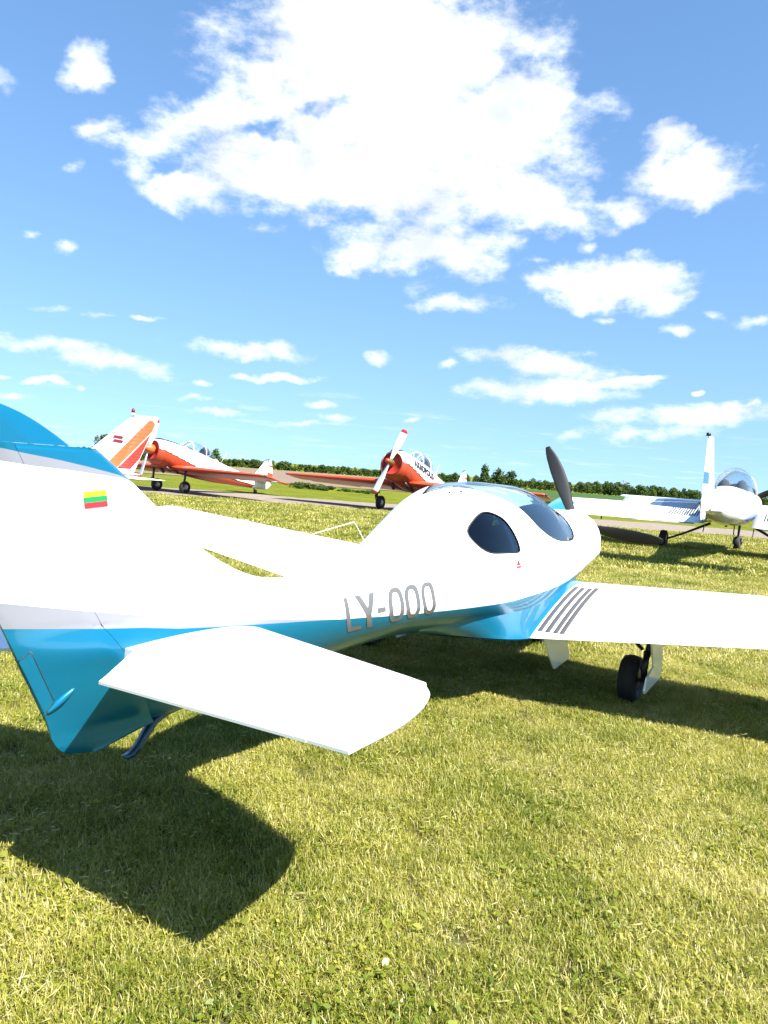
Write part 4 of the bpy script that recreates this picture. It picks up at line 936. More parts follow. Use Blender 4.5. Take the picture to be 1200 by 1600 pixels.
# -- white tricycle-gear two seater at the right, seen from behind
def sport():
    root = empty('sport_aircraft', (8.38, 18.5, 0), head(.505, .863)); root.scale = (1.28,) * 3
    tag(root, 'white two-seater with bubble canopy, blue wing roots and teal wing tips, seen from behind', 'aircraft')
    stn_ = [(1.80, 1.18, .76, .31, 1.0), (1.3, 1.22, .64, .38, .95), (.7, 1.25, .58, .41, .93), (0, 1.26, .57, .42, .93), (-.8, 1.27, .58, .38, .93), (-1.4, 1.24, .62, .32, .93), (-2.2, 1.15, .69, .22, .95), (-3.2, 1.10, .80, .15, .97), (-3.75, 1.05, .86, .05, .97)]
    def pf(c):
        q = .86 - .30 * np.clip((c[0] + 1.5) / 1.2, 0, 1) * 0
        if c[2] < np.interp(c[0], [-3.8, -1.5, -.9, .2, 1.8], [.4, .5, .80, .92, .85]): return 1
        return 0
    MB().add(*body_loft(stn_, 80, .05, 2.4, 2.6)).build('fuselage', [m_white, m_cblue], root, True, pf)
    for side in (-1, 1):
        w = MB().add(*wing_loft([(.40, .72, 1.45, .80, .135), (3.40, .70, 1.43, .76, .135)], side, twist=R(9))).build('wing', [m_white, m_teal], root, True, lambda c: 1 if abs(c[1]) > 3.12 + .35 * (c[0]) and c[0] > -.75 else 0)
        MB().add(*wing_loft([(.56, -.43, .33, .620, .06), (1.75, -.43, .32, .604, .06)], side, 10, 5, False, R(12))).build('flap', [m_white, m_cgrey, m_cblue], w, True, lambda c: 2 if abs(c[1]) < .78 else (1 if abs(c[1]) < 1.2 else 0))
        MB().add(*wing_loft([(1.77, -.44, .32, .604, .06), (3.30, -.44, .32, .584, .06)], side, 10, 5, False, R(9))).build('aileron', m_white, w)
        for k in range(12):
            y0 = .56 + .045 * k; z0 = .80 - (y0 - .4) * .0133; V = []
            for x in np.linspace(.30, -.40, 6): 
                fx = (.72 - x) / 1.45; u = float(naca(np.array([fx]), .015, .4, .135)[0][0]) * 1.45 + (x - .72) * math.sin(R(9))
                V += [(x, side * y0, z0 + u + .012), (x, side * (y0 + .022), z0 + u + .012)]
            MB().add(V, [(2 * i, 2 * i + 1, 2 * i + 3, 2 * i + 2) for i in range(5)]).build('walk_strip', m_dgrey, w, False)
        MB().add(*tube([(-.55, side * 2.3, .60), (-.55, side * 2.3, .46)], .012, 6)).build('tie_down_ring', m_dgrey, w)
        tpl = MB().add(*wing_loft([(.05, -2.95, .46, 1.0, .09), (1.28, -3.12, .32, 1.0, .09)], side, 12, 6)).build('tailplane', [m_white, m_teal], root, True, lambda c: 1 if abs(c[1]) > 1.22 else 0)
        # drooped elevator
        rings = []
        for y, xl, c in ((.10, -3.42, .40), (.6, -3.42, .37), (1.18, -3.44, .31)):
            q = airfoil_ring(xl, c, side * y, 1.0, .12, n=10, camber=0); a = R(16); dx, dz = q[:, 0] - xl, q[:, 2] - 1.0; q[:, 0] = xl + dx * math.cos(a) - dz * math.sin(a) * -1; q[:, 2] = 1.0 + dz * math.cos(a) + dx * math.sin(a); rings.append(q)
        MB().add(*loft(rings, True, side > 0)).build('elevator', [m_white, m_cgrey], tpl, True, lambda c: 1 if abs(c[1]) < .62 else 0)  # blue-grey inboard is the drooped surface's shade, put into its colour
        lg = MB().add(*tube([(.10, side * .38, .56), (.02, side * .80, .34), (0, side * 1.12, .19)], [.026, .022, .018], 8)).build('landing_gear_leg', m_dmetal, root)
        wheel(lg, (0, side * 1.20, .175), .175, .13, m_dmetal)
        MB().add(*plate([(-.42, .56), (-.30, .56), (-.46, .40), (-.50, .40)], .01, side * .42)).build('step', m_dmetal, root, False)
    fin = MB().add(*fin_loft([(1.02, -2.55, -3.52), (1.2, -2.95, -3.55), (1.9, -3.42, -3.72), (1.97, -3.46, -3.73)], .09)).build('fin', m_white, root)
    rud = MB().add(*fin_loft([(.74, -3.56, -3.98), (1.1, -3.53, -4.06), (1.9, -3.73, -4.02), (1.96, -3.74, -4.0)], .10, 14, 14)).build('rudder', [m_white, m_cgrey, m_cblue], root, True, lambda c: 2 if (1.27 < c[2] < 1.46) else (1 if c[2] > 1.86 or (c[2] > .95 and c[1] > 0.004) else 0))  # left face coloured grey as the side turned from the sun
    MB().add(*tube([(-3.98, 0, 1.955), (-3.98, 0, 2.00)], [.035, .028], 10)).build('tail_light', m_black, rud)
    MB().add(*tube([(-3.75, 0, .86), (-3.86, 0, .74)], .02, 6)).build('tail_tie_down', m_dmetal, root)
    ng = MB().add(*tube([(1.55, 0, .66), (1.42, 0, .42), (1.36, 0, .26)], [.03, .024, .02], 8)); ng.add(*tube([(1.36, -.07, .26), (1.30, -.08, .14)], .015, 6)); ng.add(*tube([(1.36, .07, .26), (1.30, .08, .14)], .015, 6)); ng.add(*tube([(1.36, -.08, .26), (1.36, .08, .26)], .018, 6))
    wheel(ng.build('nose_gear_leg', m_dmetal, root), (1.30, 0, .15), .15, .11, m_lgrey)
    arcs = [canopy_arc(x, w_, zb, zt, 21) for x, w_, zb, zt in ((.95, .29, 1.15, 1.23), (.7, .32, 1.15, 1.44), (.4, .34, 1.14, 1.58), (0, .35, 1.14, 1.65), (-.4, .34, 1.15, 1.63), (-.75, .31, 1.17, 1.53), (-1.02, .25, 1.20, 1.38), (-1.15, .18, 1.23, 1.27))]
    cano = MB().add(np.concatenate(arcs), grid_faces(len(arcs), 21)).build('canopy', m_glass_clear, root)
    MB().add(*tube(arcs[2] * np.array([1, 1, 1]), .022, 6)).build('canopy_frame', m_lgrey, cano); MB().add(*tube(arcs[-1], .012, 6)).build('canopy_frame', m_white, cano)
    for sy in (-.21, .21): MB().add(*loft([[(x, sy * .70 + .12 * math.cos(a), 1.18 + h * max(-.2, math.sin(a))) for a in np.linspace(0, 2 * math.pi, 12, endpoint=False)] for x, h in ((-.30, .16), (-.38, .24), (-.48, .22))])).build('seat', m_seat, root)
    MB().add(*loft([[(x, .34 * math.cos(a), 1.16 + h * max(0, math.sin(a))) for a in np.linspace(0, 2 * math.pi, 14, endpoint=False)] for x, h in ((.95, .08), (.6, .20), (.5, .18))])).build('instrument_panel', m_dgrey, root)
    MB().add(*lathe([(1.78, .17), (1.84, .165), (1.95, .11), (2.02, .03)], 20, 'x', (0, 0, 1.0))).build('spinner', m_white, root)
    for k in range(2): blade(root, np.array([1.88, 0, 1.0]), R(153 + 180 * k), .90, m_black, [.07, .11, .14, .13, .11, .09, .06], None, 44, 18)
    for side in (-1, 1):                                      # small registration marks low on the flank
        for k, wd in enumerate((.018, .05, .018, .05, .05, .05)):
            x0 = -2.30 + .085 * k; V = []
            for x in (x0, x0 + wd):
                for z in (.885, .99):
                    i_ = np.array(stn_)[::-1]; zt, zb, w_, zw = [float(hermite(x, i_[:, 0], i_[:, q])[0]) for q in (1, 2, 3, 4)]
                    sgn = (z - zw) / (zt - zw) if z > zw else (zw - z) / (zw - zb); V.append((x, side * (w_ * (1 - sgn ** 2.4) ** (1 / 2.4) + .005), z))
            MB().add(V, [(0, 2, 3, 1)]).build('registration_mark', m_lgrey, root, False)
    MB().add(*tube([(.5, 0, .54), (.45, 0, .36)], .01, 6)).build('aerial', m_dgrey, root)
    MB().add(*tube([(1.1, .2, .60), (.95, .2, .50)], .028, 8)).build('exhaust_pipe', m_dmetal, root)
sport()

# -- low-wing trainer of which the tail shows beyond the foreground fin
def trainer():
    root = empty('training_aircraft', (-9.0, 14.92, 0), head(-.80, -.60))
    tag(root, 'white swept tail fin with orange and red stripes and a maroon and white flag', 'aircraft')
    stn_ = [(1.9, 1.15, .70, .34, .95), (1.4, 1.28, .62, .46, .95), (.6, 1.34, .58, .54, .95), (-.4, 1.36, .58, .55, .95), (-1.4, 1.22, .62, .44, .92), (-2.6, 1.08, .70, .28, .90), (-3.8, .98, .78, .13, .88), (-4.25, .93, .82, .04, .88)]
    MB().add(*body_loft(stn_, 36, .07)).build('fuselage', [m_white, m_orange], root, True, lambda c: 1 if -.02 < c[2] - np.interp(c[0], [-4.2, 2], [.86, .92]) < .06 else 0)
    def fx(z): return np.interp(z, [.9, 1.0, 1.12, 1.30, 1.45, 2.22, 2.26], [-2.2, -2.35, -2.62, -2.95, -3.15, -3.98, -4.05])
    def rx(z): return np.interp(z, [.84, 1.0, 2.26], [-4.06, -4.12, -4.62])
    def hx(z): return np.interp(z, [.84, 1.0, 2.26], [-3.66, -3.72, -4.36])
    zs = np.linspace(1.0, 2.26, 9)
    def stripe(c):
        t = (c[0] - hx(c[2])) / .42                      # distance ahead of the hinge
        return 1 if .02 < t < .36 else 0
    fin = MB().add(*fin_loft([(z, fx(z), hx(z) + .005) for z in zs], .08, 24, 8)).build('fin', [m_white, m_orange3], root)
    fin.data.polygons.foreach_set('material_index', [0] * len(fin.data.polygons))
    rud = MB().add(*fin_loft([(z, hx(z) - .005, rx(z)) for z in np.linspace(.86, 2.26, 9)], .10, 24, 8)).build('rudder', [m_white, m_orange2], root)
    # stripes: ribbed panels slanting up the fin and the rudder, each rib its own pressed strip
    def fy(x, z):
        if x > hx(z) + .005: xl, xt, th = fx(z), hx(z) + .005, .08
        else: xl, xt, th = hx(z) - .005, rx(z), .10
        c = xl - xt; q = np.clip((xl - x) / c, 0, 1); y = float(naca(np.array([q]), 0, .4, min(th, .13 / c))[0][0]) * c
        return y
    def lim(z): return rx(z) + .012
    def band(parent, lo, hi, mat, z0, z1, nm):
        nrib = 13
        for side in (-1, 1):
            for k in range(nrib):
                za, zb = z0 + (z1 - z0) * (k + .04) / nrib, z0 + (z1 - z0) * (k + .96) / nrib; V = []
                for z in (za, (za + zb) / 2, zb):
                    q = (z - z0) / (z1 - z0); xa = lo(q); xb = hi(q)
                    xa = max(xa, lim(z)); xb = max(xb, xa)
                    for x in np.linspace(xa, xb, 9): V.append((x, side * (fy(x, z) + (.009 if z not in (za, zb) else .007)), z))
                
                if V[0][0] < V[8][0] - .01: MB().add(V, grid_faces(3, 9)).build(nm, mat, parent, False)
    xa = lambda q: -3.40 - 1.0 * q
    band(fin, lambda q: xa(q) - .30 + .24 * max(0, q - .88) / .12, lambda q: xa(q), m_orange3, 1.04, 2.18, 'stripe_panel')
    band(rud, lambda q: xa(q * .72) - .62 + .05 * q, lambda q: xa(q * .72) - .325, m_orange2, 1.04, 1.86, 'stripe_panel')
    for side in (-1, 1):
        for z0 in (1.715, 1.625):
            MB().add([(x, side * (fy(x, z + z0) + .010), z + z0) for x, z in ((-3.58, 0), (-3.80, -.02), (-3.83, .045), (-3.62, .065))] , [(0, 1, 2, 3)]).build('flag_bar', m_maroon, fin, False)
        MB().add(*wing_loft([(.06, -3.35, .85, .86, .09), (1.60, -3.70, .55, .88, .08)], side, 14, 6)).build('tailplane', m_white, root)
        MB().add(*wing_loft([(.4, .85, 1.6, .66, .15), (4.2, .65, 1.2, .90, .13)], side, 16, 8)).build('wing', m_white, root)
        lg = MB().add(*tube([(0, side * 1.2, .68), (0, side * 1.25, .25)], .035, 8)).build('landing_gear_leg', m_lgrey, root); wheel(lg, (0, side * 1.25, .19), .19, .14, m_lgrey)
    MB().add(*tube([(-4.02, 0, 2.25), (-4.02, 0, 2.30)], [.05, .045], 12)).build('beacon_base', m_white, fin)
    MB().add(*tube([(-4.02, 0, 2.30), (-4.02, 0, 2.37), (-4.02, 0, 2.41)], [.040, .036, .015], 12)).build('beacon', m_maroon, fin)
    ng = MB().add(*tube([(1.5, 0, .66), (1.5, 0, .22)], .03, 8)).build('nose_gear_leg', m_lgrey, root); wheel(ng, (1.5, 0, .17), .17, .12, m_lgrey)
    arcs = [canopy_arc(x, w_, zb, zt) for x, w_, zb, zt in ((1.1, .40, 1.24, 1.30), (.6, .47, 1.24, 1.62), (-.2, .48, 1.26, 1.70), (-.9, .42, 1.24, 1.55), (-1.5, .25, 1.18, 1.24))]
    MB().add(np.concatenate(arcs), grid_faces(len(arcs), 17)).build('canopy', m_glass_clear, root)
    MB().add(*lathe([(1.88, .15), (1.95, .15), (2.1, .09), (2.18, .02)], 18, 'x', (0, 0, .95))).build('spinner', m_white, root)
    for k in range(2): blade(root, np.array([1.98, 0, .95]), R(20 + 180 * k), .9, m_black, [.07, .11, .14, .13, .11, .09, .06])
trainer()
# ------------------------------------------------------------------ trees, bushes
def leaf_material(name, c1, c2, trans=.25):
    m, nt, b = material(name); L = nt.links; nt.nodes.remove(b); out = nt.nodes['Material Output']
    oi = N(nt, 'ShaderNodeObjectInfo'); at = N(nt, 'ShaderNodeAttribute'); at.attribute_name = 'tone'
    ad = N(nt, 'ShaderNodeMath', operation='MULTIPLY_ADD'); L.new(oi.outputs['Random'], ad.inputs[0]); ad.inputs[1].default_value = .55; 
    m2 = N(nt, 'ShaderNodeMath', operation='MULTIPLY'); L.new(at.outputs['Fac'], m2.inputs[0]); m2.inputs[1].default_value = .45; L.new(m2.outputs[0], ad.inputs[2])
    mx = N(nt, 'ShaderNodeMix', data_type='RGBA'); L.new(ad.outputs[0], mx.inputs[0]); mx.inputs[6].default_value = c1 + (1,); mx.inputs[7].default_value = c2 + (1,)
    d = N(nt, 'ShaderNodeBsdfDiffuse'); t = N(nt, 'ShaderNodeBsdfTranslucent'); L.new(mx.outputs[2], d.inputs[0]); L.new(mx.outputs[2], t.inputs[0])
    ms_ = N(nt, 'ShaderNodeMixShader'); ms_.inputs[0].default_value = trans; L.new(d.outputs[0], ms_.inputs[1]); L.new(t.outputs[0], ms_.inputs[2]); L.new(ms_.outputs[0], out.inputs[0])
    return m
m_leaf = leaf_material('tree_leaves', (.045, .082, .022), (.11, .155, .042)); m_bush = leaf_material('bush_leaves', (.030, .062, .012), (.08, .12, .028))
m_bark = plain('bark', (.06, .045, .035), .9, 0, 0, .3, 20)
def crown_mesh(name, n, lobes, leaf, mat):
    """leaf clusters scattered through several lobes; lobes = (cx, cy, cz, rx, ry, rz)"""
    V, F, T = [], [], []; w = np.array([l[3] * l[4] * l[5] for l in lobes]) ** .67; w /= w.sum()
    for i in range(n):
        l = lobes[rng.choice(len(lobes), p=w)]; d = rng.normal(size=3); d /= np.linalg.norm(d); r = (.45 + .55 * rng.random()) ** .6
        p = np.array(l[:3]) + d * np.array(l[3:]) * r * (1 + .12 * rng.normal()); nrm = d + rng.normal(size=3) * .6; nrm /= np.linalg.norm(nrm)
        a = np.cross(nrm, rng.normal(size=3)); a /= np.linalg.norm(a); b = np.cross(nrm, a); sz = leaf * (.6 + .8 * rng.random()); k = len(V); m = 5
        for q in range(m): an = 2 * math.pi * q / m; rr = sz * (.65 + .5 * rng.random()); V.append(p + (a * math.cos(an) + b * math.sin(an)) * rr + nrm * sz * .25 * rng.normal())
        F.append(tuple(range(k, k + m))); T += [rng.random()] * m
    me = bpy.data.meshes.new(name); me.from_pydata([tuple(v) for v in V], [], F); me.materials.append(mat)
    me.attributes.new('tone', 'FLOAT', 'POINT').data.foreach_set('value', np.array(T, np.float32)); return me
def trunk_mesh(h, r):
    mb = MB().add(*tube([(0, 0, -.3), (.05 * h * .2, 0, h * .35), (0, .02 * h, h * .8)], [r, r * .8, r * .25], 8))
    for k in range(4): a = k * 1.7; z = h * (.35 + .1 * k); mb.add(*tube([(0, 0, z), (math.cos(a) * h * .12, math.sin(a) * h * .12, z + h * .12), (math.cos(a) * h * .22, math.sin(a) * h * .22, z + h * .2)], [r * .4, r * .25, r * .1], 6))
    me = bpy.data.meshes.new('trunk'); me.from_pydata(mb.v, [], mb.f); me.materials.append(m_bark); return me
KINDS_ = []
for k in range(7):
    lobes = []; wd = (.30, .36, .42, .26, .33, .22, .38)[k]
    for j in range(7): an = rng.random() * 6.28; q = rng.random(); lobes.append((math.cos(an) * wd * .45 * (1 - q * .5), math.sin(an) * wd * .45 * (1 - q * .5), .22 + .60 * q, wd * (.66 - .12 * q), wd * (.66 - .12 * q), .22 - .03 * q))
    lobes.append((0, 0, .82, wd * .35, wd * .35, .17)); lobes.append((0, 0, .2, wd * .8, wd * .8, .18))
    KINDS_.append((crown_mesh('crown', 620, lobes, .045, m_leaf), trunk_mesh(1.0, .028)))
def tree(k, x, y, h, label, group=None, wide=1.0):
    root = empty('tree', (x, y, float(zg(x, y)) - .05), random.random() * 6.28); root.scale = (h * wide, h * wide, h)
    for nm, me in (('crown', KINDS_[k][0]), ('trunk', KINDS_[k][1])): link(bpy.data.objects.new(nm, me), root)
    tag(root, label, 'tree', group); return root
def ground_at(px, D):
    d = direction(px, 740); return d[0] / d[1] * D
WOOD_L = 'leafy tree in the long low treeline beyond the brown field'; WOOD_R = 'dark leafy tree in the wood beyond the green crop field'
px = -160.0
while px < 735:                                              # low line on the left
    D = 470 + random.uniform(-40, 40); h = random.uniform(4.2, 6.0); 
    if 225 < px < 330 and random.random() < .5: h += 1.6
    tree(random.randrange(7), ground_at(px, D), D, h, WOOD_L, 'treeline on the left', random.uniform(1.3, 2.0)); px += random.uniform(5.0, 9)
px = 700.0
while px < 1330:                                             # taller wood on the right
    D = 345 + random.uniform(-22, 25); h = random.uniform(3.6, 5.2) * (1.22 if px > 930 else 1.0)
    tree(random.randrange(7), ground_at(px, D), D, h, WOOD_R, 'wood on the right', random.uniform(1.2, 1.7)); px += random.uniform(7, 12)
px = 715.0
while px < 1330:
    D = 385 + random.uniform(-10, 20); tree(random.randrange(7), ground_at(px, D), D, random.uniform(4.8, 6.0) * (1.2 if px > 930 else 1.0), WOOD_R, 'wood on the right', random.uniform(1.2, 1.6)); px += random.uniform(12, 20)
for k, (px, D, h, lab) in enumerate(((757, 300, 8.8, 'tall slim tree standing just right of the white tail fin with an orange bar'), (779, 320, 8.3, 'round dark tree standing alone above the canopy roof'), (798, 325, 7.4, 'smaller tree right of the round one above the canopy roof'),
                       (148, 215, 6.6, 'dark tree left of the striped tail fin, just above the blue fin cap'), (165, 220, 7.6, 'tallest dark tree touching the left edge of the striped tail fin'), (180, 225, 7.4, 'dark tree half hidden behind the striped tail fin'), (262, 260, 7.0, 'pale small tree rising behind the orange spinner aircraft'), (247, 262, 6.6, 'small tree beside the upper propeller blade of the orange spinner aircraft'), (336, 240, 6.2, 'dark tree just behind the canopy of the aircraft with the orange spinner'))):
    tree(k % 7, ground_at(px, D), D, h, lab, None, .85 if k in (0,) else 1.1)
# utility pole in front of the wood
px_ = ground_at(975, 300); po = MB().add(*tube([(0, 0, -.3), (0, 0, 6.4)], [.14, .09], 8)); po.add(*box((0, 0, 6.0), (1.3, .1, .1)))
pole = po.build('utility_pole', m_bark); pole.location = (px_, 300, float(zg(px_, 300))); tag(pole, 'thin grey utility pole standing before the wood on the right', 'pole')
bush_me = [crown_mesh('foliage', 420, [(rng.normal() * .35, rng.normal() * .35, .35 + .2 * rng.random(), .5, .5, .35) for _ in range(5)], .085, m_bush) for _ in range(4)]
bx = []
for i in range(15):
    px = 462 + i * 9.5 + random.uniform(-4, 4); D = 43 + random.uniform(-1.6, 1.6); bx.append((px, D, random.uniform(.14, .30) * (1.8 if i < 3 else 1), 'low green bush on the verge between the gravel road and the brown field', 'verge bushes left'))
for i in range(24):
    px = 868 + i * 12; D = 38 + random.uniform(-1, 1.5); bx.append((px, D, random.uniform(.35, .6), 'low dark bush on the verge beyond the gravel road at the right', 'verge bushes right'))
for px, D, h, lab, grp in bx:
    o = link(bpy.data.objects.new('bush', random.choice(bush_me))); x = ground_at(px, D); o.location = (x, D, float(zg(x, D)) - .02); o.scale = (h * 1.7, h * 1.3, h); o.rotation_euler = (0, 0, random.random() * 6.28); tag(o, lab, 'bush', grp)

# ------------------------------------------------------------------ grass
def grass_material():
    m, nt, b = material('grass_blades'); L = nt.links; nt.nodes.remove(b); out = nt.nodes['Material Output']
    at = N(nt, 'ShaderNodeAttribute'); at.attribute_name = 'tone'; g = N(nt, 'ShaderNodeNewGeometry')
    nz = N(nt, 'ShaderNodeTexNoise'); nz.inputs['Scale'].default_value = 1.1; nz.inputs['Detail'].default_value = 5; nz.inputs['Roughness'].default_value = .65; L.new(g.outputs['Position'], nz.inputs['Vector'])
    mr = N(nt, 'ShaderNodeMapRange'); L.new(nz.outputs['Fac'], mr.inputs[0]); mr.inputs[1].default_value = .32; mr.inputs[2].default_value = .68; mr.inputs[3].default_value = -.20; mr.inputs[4].default_value = .27
    ad = N(nt, 'ShaderNodeMath', operation='ADD'); L.new(at.outputs['Fac'], ad.inputs[0]); L.new(mr.outputs[0], ad.inputs[1])
    r = N(nt, 'ShaderNodeValToRGB'); L.new(ad.outputs[0], r.inputs[0]); e = r.color_ramp.elements
    e[0].position, e[0].color = 0.0, (.045, .105, .006, 1); e[1].position, e[1].color = 1.0, (.58, .52, .26, 1)
    for p, c in ((.26, (.145, .185, .014)), (.50, (.295, .295, .038)), (.72, (.49, .44, .10)), (.88, (.63, .565, .24))): k = e.new(p); k.color = c + (1,)
    d = N(nt, 'ShaderNodeBsdfDiffuse'); t = N(nt, 'ShaderNodeBsdfTranslucent'); gl = N(nt, 'ShaderNodeBsdfGlossy'); gl.inputs['Roughness'].default_value = .42; gl.inputs[0].default_value = (1, 1, .9, 1)
    L.new(r.outputs[0], d.inputs[0]); L.new(r.outputs[0], t.inputs[0])
    m1 = N(nt, 'ShaderNodeMixShader'); m1.inputs[0].default_value = .35; L.new(d.outputs[0], m1.inputs[1]); L.new(t.outputs[0], m1.inputs[2])
    m2 = N(nt, 'ShaderNodeMixShader'); m2.inputs[0].default_value = .03; L.new(m1.outputs[0], m2.inputs[1]); L.new(gl.outputs[0], m2.inputs[2]); L.new(m2.outputs[0], out.inputs[0])
    return m
m_grass = grass_material()
def clump(name, n, rad, h, w, weeds, seed):
    g = np.random.default_rng(seed); V, F, T = [], [], []
    for i in range(n):
        a = g.random() * 6.283; r = rad * math.sqrt(g.random()); x, y = r * math.cos(a), r * math.sin(a); hh = h * (.45 + .75 * g.random()); dry = g.random()
        tone = .26 + .36 * g.random() if dry < .76 else .66 + .30 * g.random(); la = g.random() * 6.283; lean = hh * (.25 + 1.0 * g.random() ** 1.5)
        if dry > .92: hh *= .35; lean = h * 1.3
        ww = w * (.6 + .7 * g.random()); b = la + 1.5708 + g.normal() * .4; dx, dy = math.cos(b) * ww, math.sin(b) * ww; k = len(V)
        V += [(x - dx, y - dy, -.004), (x + dx, y + dy, -.004)]
        for q, wf in ((.45, .85), (.8, .5)): V += [(x + math.cos(la) * lean * q * q - dx * wf, y + math.sin(la) * lean * q * q - dy * wf, hh * q), (x + math.cos(la) * lean * q * q + dx * wf, y + math.sin(la) * lean * q * q + dy * wf, hh * q)]
        V.append((x + math.cos(la) * lean, y + math.sin(la) * lean, hh * (1 - .15 * g.random()))); F += [(k, k + 1, k + 3, k + 2), (k + 2, k + 3, k + 5, k + 4), (k + 4, k + 5, k + 6)]; T += [tone] * 7
    for i in range(weeds):                                   # small rosette leaves between the blades
        a = g.random() * 6.283; r = rad * math.sqrt(g.random()); c = np.array([r * math.cos(a), r * math.sin(a), .012 + .02 * g.random()]); la = g.random() * 6.283; ln = .008 + .012 * g.random(); wd = ln * .34
        d = np.array([math.cos(la), math.sin(la), .35 * g.normal()]); s_ = np.array([-math.sin(la), math.cos(la), .3 * g.normal()]); k = len(V)
        V += [tuple(c), tuple(c + d * ln * .4 + s_ * wd), tuple(c + d * ln), tuple(c + d * ln * .4 - s_ * wd)]; F.append((k, k + 1, k + 2, k + 3)); T += [.2 + .35 * g.random()] * 4
    me = bpy.data.meshes.new(name); me.from_pydata(V, [], F); me.materials.append(m_grass); me.attributes.new('tone', 'FLOAT', 'POINT').data.foreach_set('value', np.array(T, np.float32))
    o = link(bpy.data.objects.new(name, me)); o.hide_render = True; o.location = (0, -30, -3); return o
def weed_clump(n, rad, seed, thatch=False):
    g = np.random.default_rng(seed); V, F, T = [], [], []
    for i in range(n):
        a = g.random() * 6.283; r = rad * math.sqrt(g.random()); c = np.array([r * math.cos(a), r * math.sin(a), .008 + .03 * g.random()]); la = g.random() * 6.283
        if thatch: ln, wd, tl = .025 + .045 * g.random() ** 2, .0008, .22
        else: ln, wd, tl = .012 + .022 * g.random() ** 2, .0, .35
        wd = wd or ln * (.22 + .12 * g.random()); d = np.array([math.cos(la), math.sin(la), tl * g.normal()]); s_ = np.array([-math.sin(la), math.cos(la), tl * g.normal()]); k = len(V)
        V += [tuple(c - d * ln * .5), tuple(c - d * ln * .1 + s_ * wd), tuple(c + d * ln * .3 + s_ * wd * .8 + np.array([0, 0, .004])), tuple(c + d * ln * .5), tuple(c + d * ln * .3 - s_ * wd * .8), tuple(c - d * ln * .1 - s_ * wd)]; F.append(tuple(range(k, k + 6)))
        T += [(.80 + .2 * g.random()) if thatch else (.12 + .30 * g.random())] * 6
    me = bpy.data.meshes.new('weed_clump'); me.from_pydata(V, [], F); me.materials.append(m_grass); me.attributes.new('tone', 'FLOAT', 'POINT').data.foreach_set('value', np.array(T, np.float32))
    o = link(bpy.data.objects.new('weed_clump', me)); o.hide_render = True; o.location = (0, -30, -3); return o
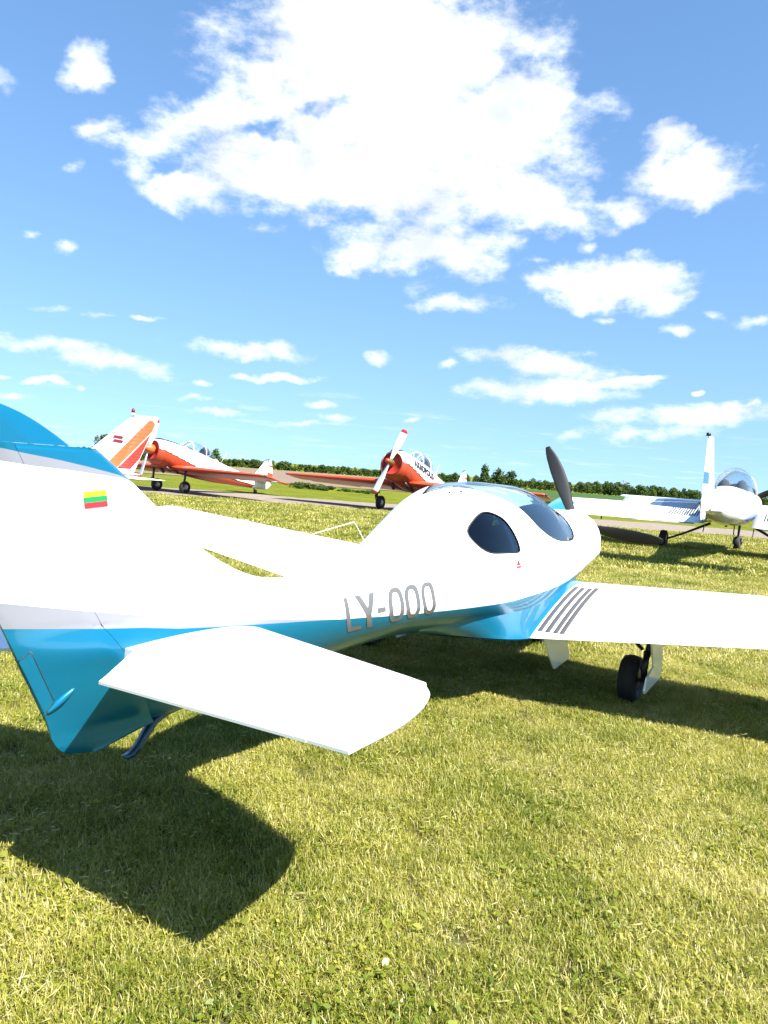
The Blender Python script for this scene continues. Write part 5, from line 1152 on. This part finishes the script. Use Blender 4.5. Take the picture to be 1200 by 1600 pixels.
def grass_zone(name, y0, y1, spread, clumps, density, seed, patches=None):
    n = 14; V = []
    for y in np.linspace(y0, y1, n):
        hw = y * .56 + spread
        for x in np.linspace(-hw, hw, 10): V.append((x, y, .004))
    if patches: V = [(x, y, z + .003) for x, y, z in V]
    o = mesh(name, V, grid_faces(n, 10), m_earth); tag(o, kind='stuff')
    ng = bpy.data.node_groups.new(name + '_scatter', 'GeometryNodeTree'); ng.interface.new_socket('Geometry', in_out='INPUT', socket_type='NodeSocketGeometry'); ng.interface.new_socket('Geometry', in_out='OUTPUT', socket_type='NodeSocketGeometry')
    nn, ll = ng.nodes, ng.links; gi, go = nn.new('NodeGroupInput'), nn.new('NodeGroupOutput')
    dp = nn.new('GeometryNodeDistributePointsOnFaces'); dp.inputs['Density'].default_value = density; dp.inputs['Seed'].default_value = seed; ll.new(gi.outputs[0], dp.inputs['Mesh'])
    if patches:                                              # density follows irregular patches
        pp_ = nn.new('GeometryNodeInputPosition'); tq = nn.new('ShaderNodeTexNoise'); tq.inputs['Scale'].default_value = patches[0]; tq.inputs['Detail'].default_value = 4; ad_ = nn.new('ShaderNodeVectorMath'); ad_.operation = 'ADD'; ad_.inputs[1].default_value = (seed * 3.7, seed * 1.3, 0)
        ll.new(pp_.outputs[0], ad_.inputs[0]); ll.new(ad_.outputs[0], tq.inputs['Vector']); mq = nn.new('ShaderNodeMapRange'); ll.new(tq.outputs['Fac'], mq.inputs[0]); mq.inputs[1].default_value = patches[1]; mq.inputs[2].default_value = patches[2]; mq.inputs[3].default_value = 0; mq.inputs[4].default_value = density; ll.new(mq.outputs[0], dp.inputs['Density'])
    jn = nn.new('GeometryNodeJoinGeometry')
    for c in clumps:
        ob = nn.new('GeometryNodeObjectInfo'); ob.inputs['Object'].default_value = c; ti = nn.new('GeometryNodeGeometryToInstance'); ll.new(ob.outputs['Geometry'], ti.inputs[0]); ll.new(ti.outputs[0], jn.inputs[0])
    ip_ = nn.new('GeometryNodeInstanceOnPoints'); ll.new(dp.outputs['Points'], ip_.inputs['Points']); ll.new(jn.outputs[0], ip_.inputs['Instance']); ip_.inputs['Pick Instance'].default_value = True
    rv = nn.new('FunctionNodeRandomValue'); rv.data_type = 'FLOAT_VECTOR'; rv.inputs[0].default_value = (-.12, -.12, 0); rv.inputs[1].default_value = (.12, .12, 6.283)
    er = nn.new('FunctionNodeEulerToRotation'); ll.new(rv.outputs[0], er.inputs[0]); ll.new(er.outputs[0], ip_.inputs['Rotation'])
    # height follows soft patches in the turf
    ps = nn.new('GeometryNodeInputPosition'); tn = nn.new('ShaderNodeTexNoise'); tn.inputs['Scale'].default_value = 1.6; tn.inputs['Detail'].default_value = 3; ll.new(ps.outputs[0], tn.inputs['Vector'])
    mr = nn.new('ShaderNodeMapRange'); ll.new(tn.outputs['Fac'], mr.inputs[0]); mr.inputs[1].default_value = .3; mr.inputs[2].default_value = .7; mr.inputs[3].default_value = .65; mr.inputs[4].default_value = 1.35
    ll.new(mr.outputs[0], ip_.inputs['Scale'])
    j2 = nn.new('GeometryNodeJoinGeometry'); ll.new(ip_.outputs[0], j2.inputs[0])
    if not patches: ll.new(gi.outputs[0], j2.inputs[0])
    ll.new(j2.outputs[0], go.inputs[0])
    o.modifiers.new('scatter', 'NODES').node_group = ng; return o
near_c = [clump('grass_clump', 125, .085, .040, .0014, w_, 10 + i) for i, w_ in enumerate((6, 0, 16, 2, 30))]
mid_c = [clump('grass_clump', 90, .16, .045, .0032, w_, 30 + i) for i, w_ in enumerate((3, 0, 6))]
far_c = [clump('grass_clump', 80, .34, .06, .008, 0, 50 + i) for i in range(3)]
grass_zone('grass', 0.6, 6.5, 2.0, near_c, 330, 1)
grass_zone('grass', 6.5, 13.5, 2.2, mid_c, 95, 2)
grass_zone('grass', 13.5, 26.2, 3.5, far_c, 22, 3)
weeds_c = [weed_clump(34, .10, 70 + i) for i in range(3)]; thatch_c = [weed_clump(26, .11, 80 + i, True) for i in range(3)]
grass_zone('clover', 0.6, 7.5, 2.0, weeds_c, 95, 5, (1.9, .50, .66))
grass_zone('dry_thatch', 0.6, 7.5, 2.0, thatch_c, 55, 6, (1.5, .46, .68))
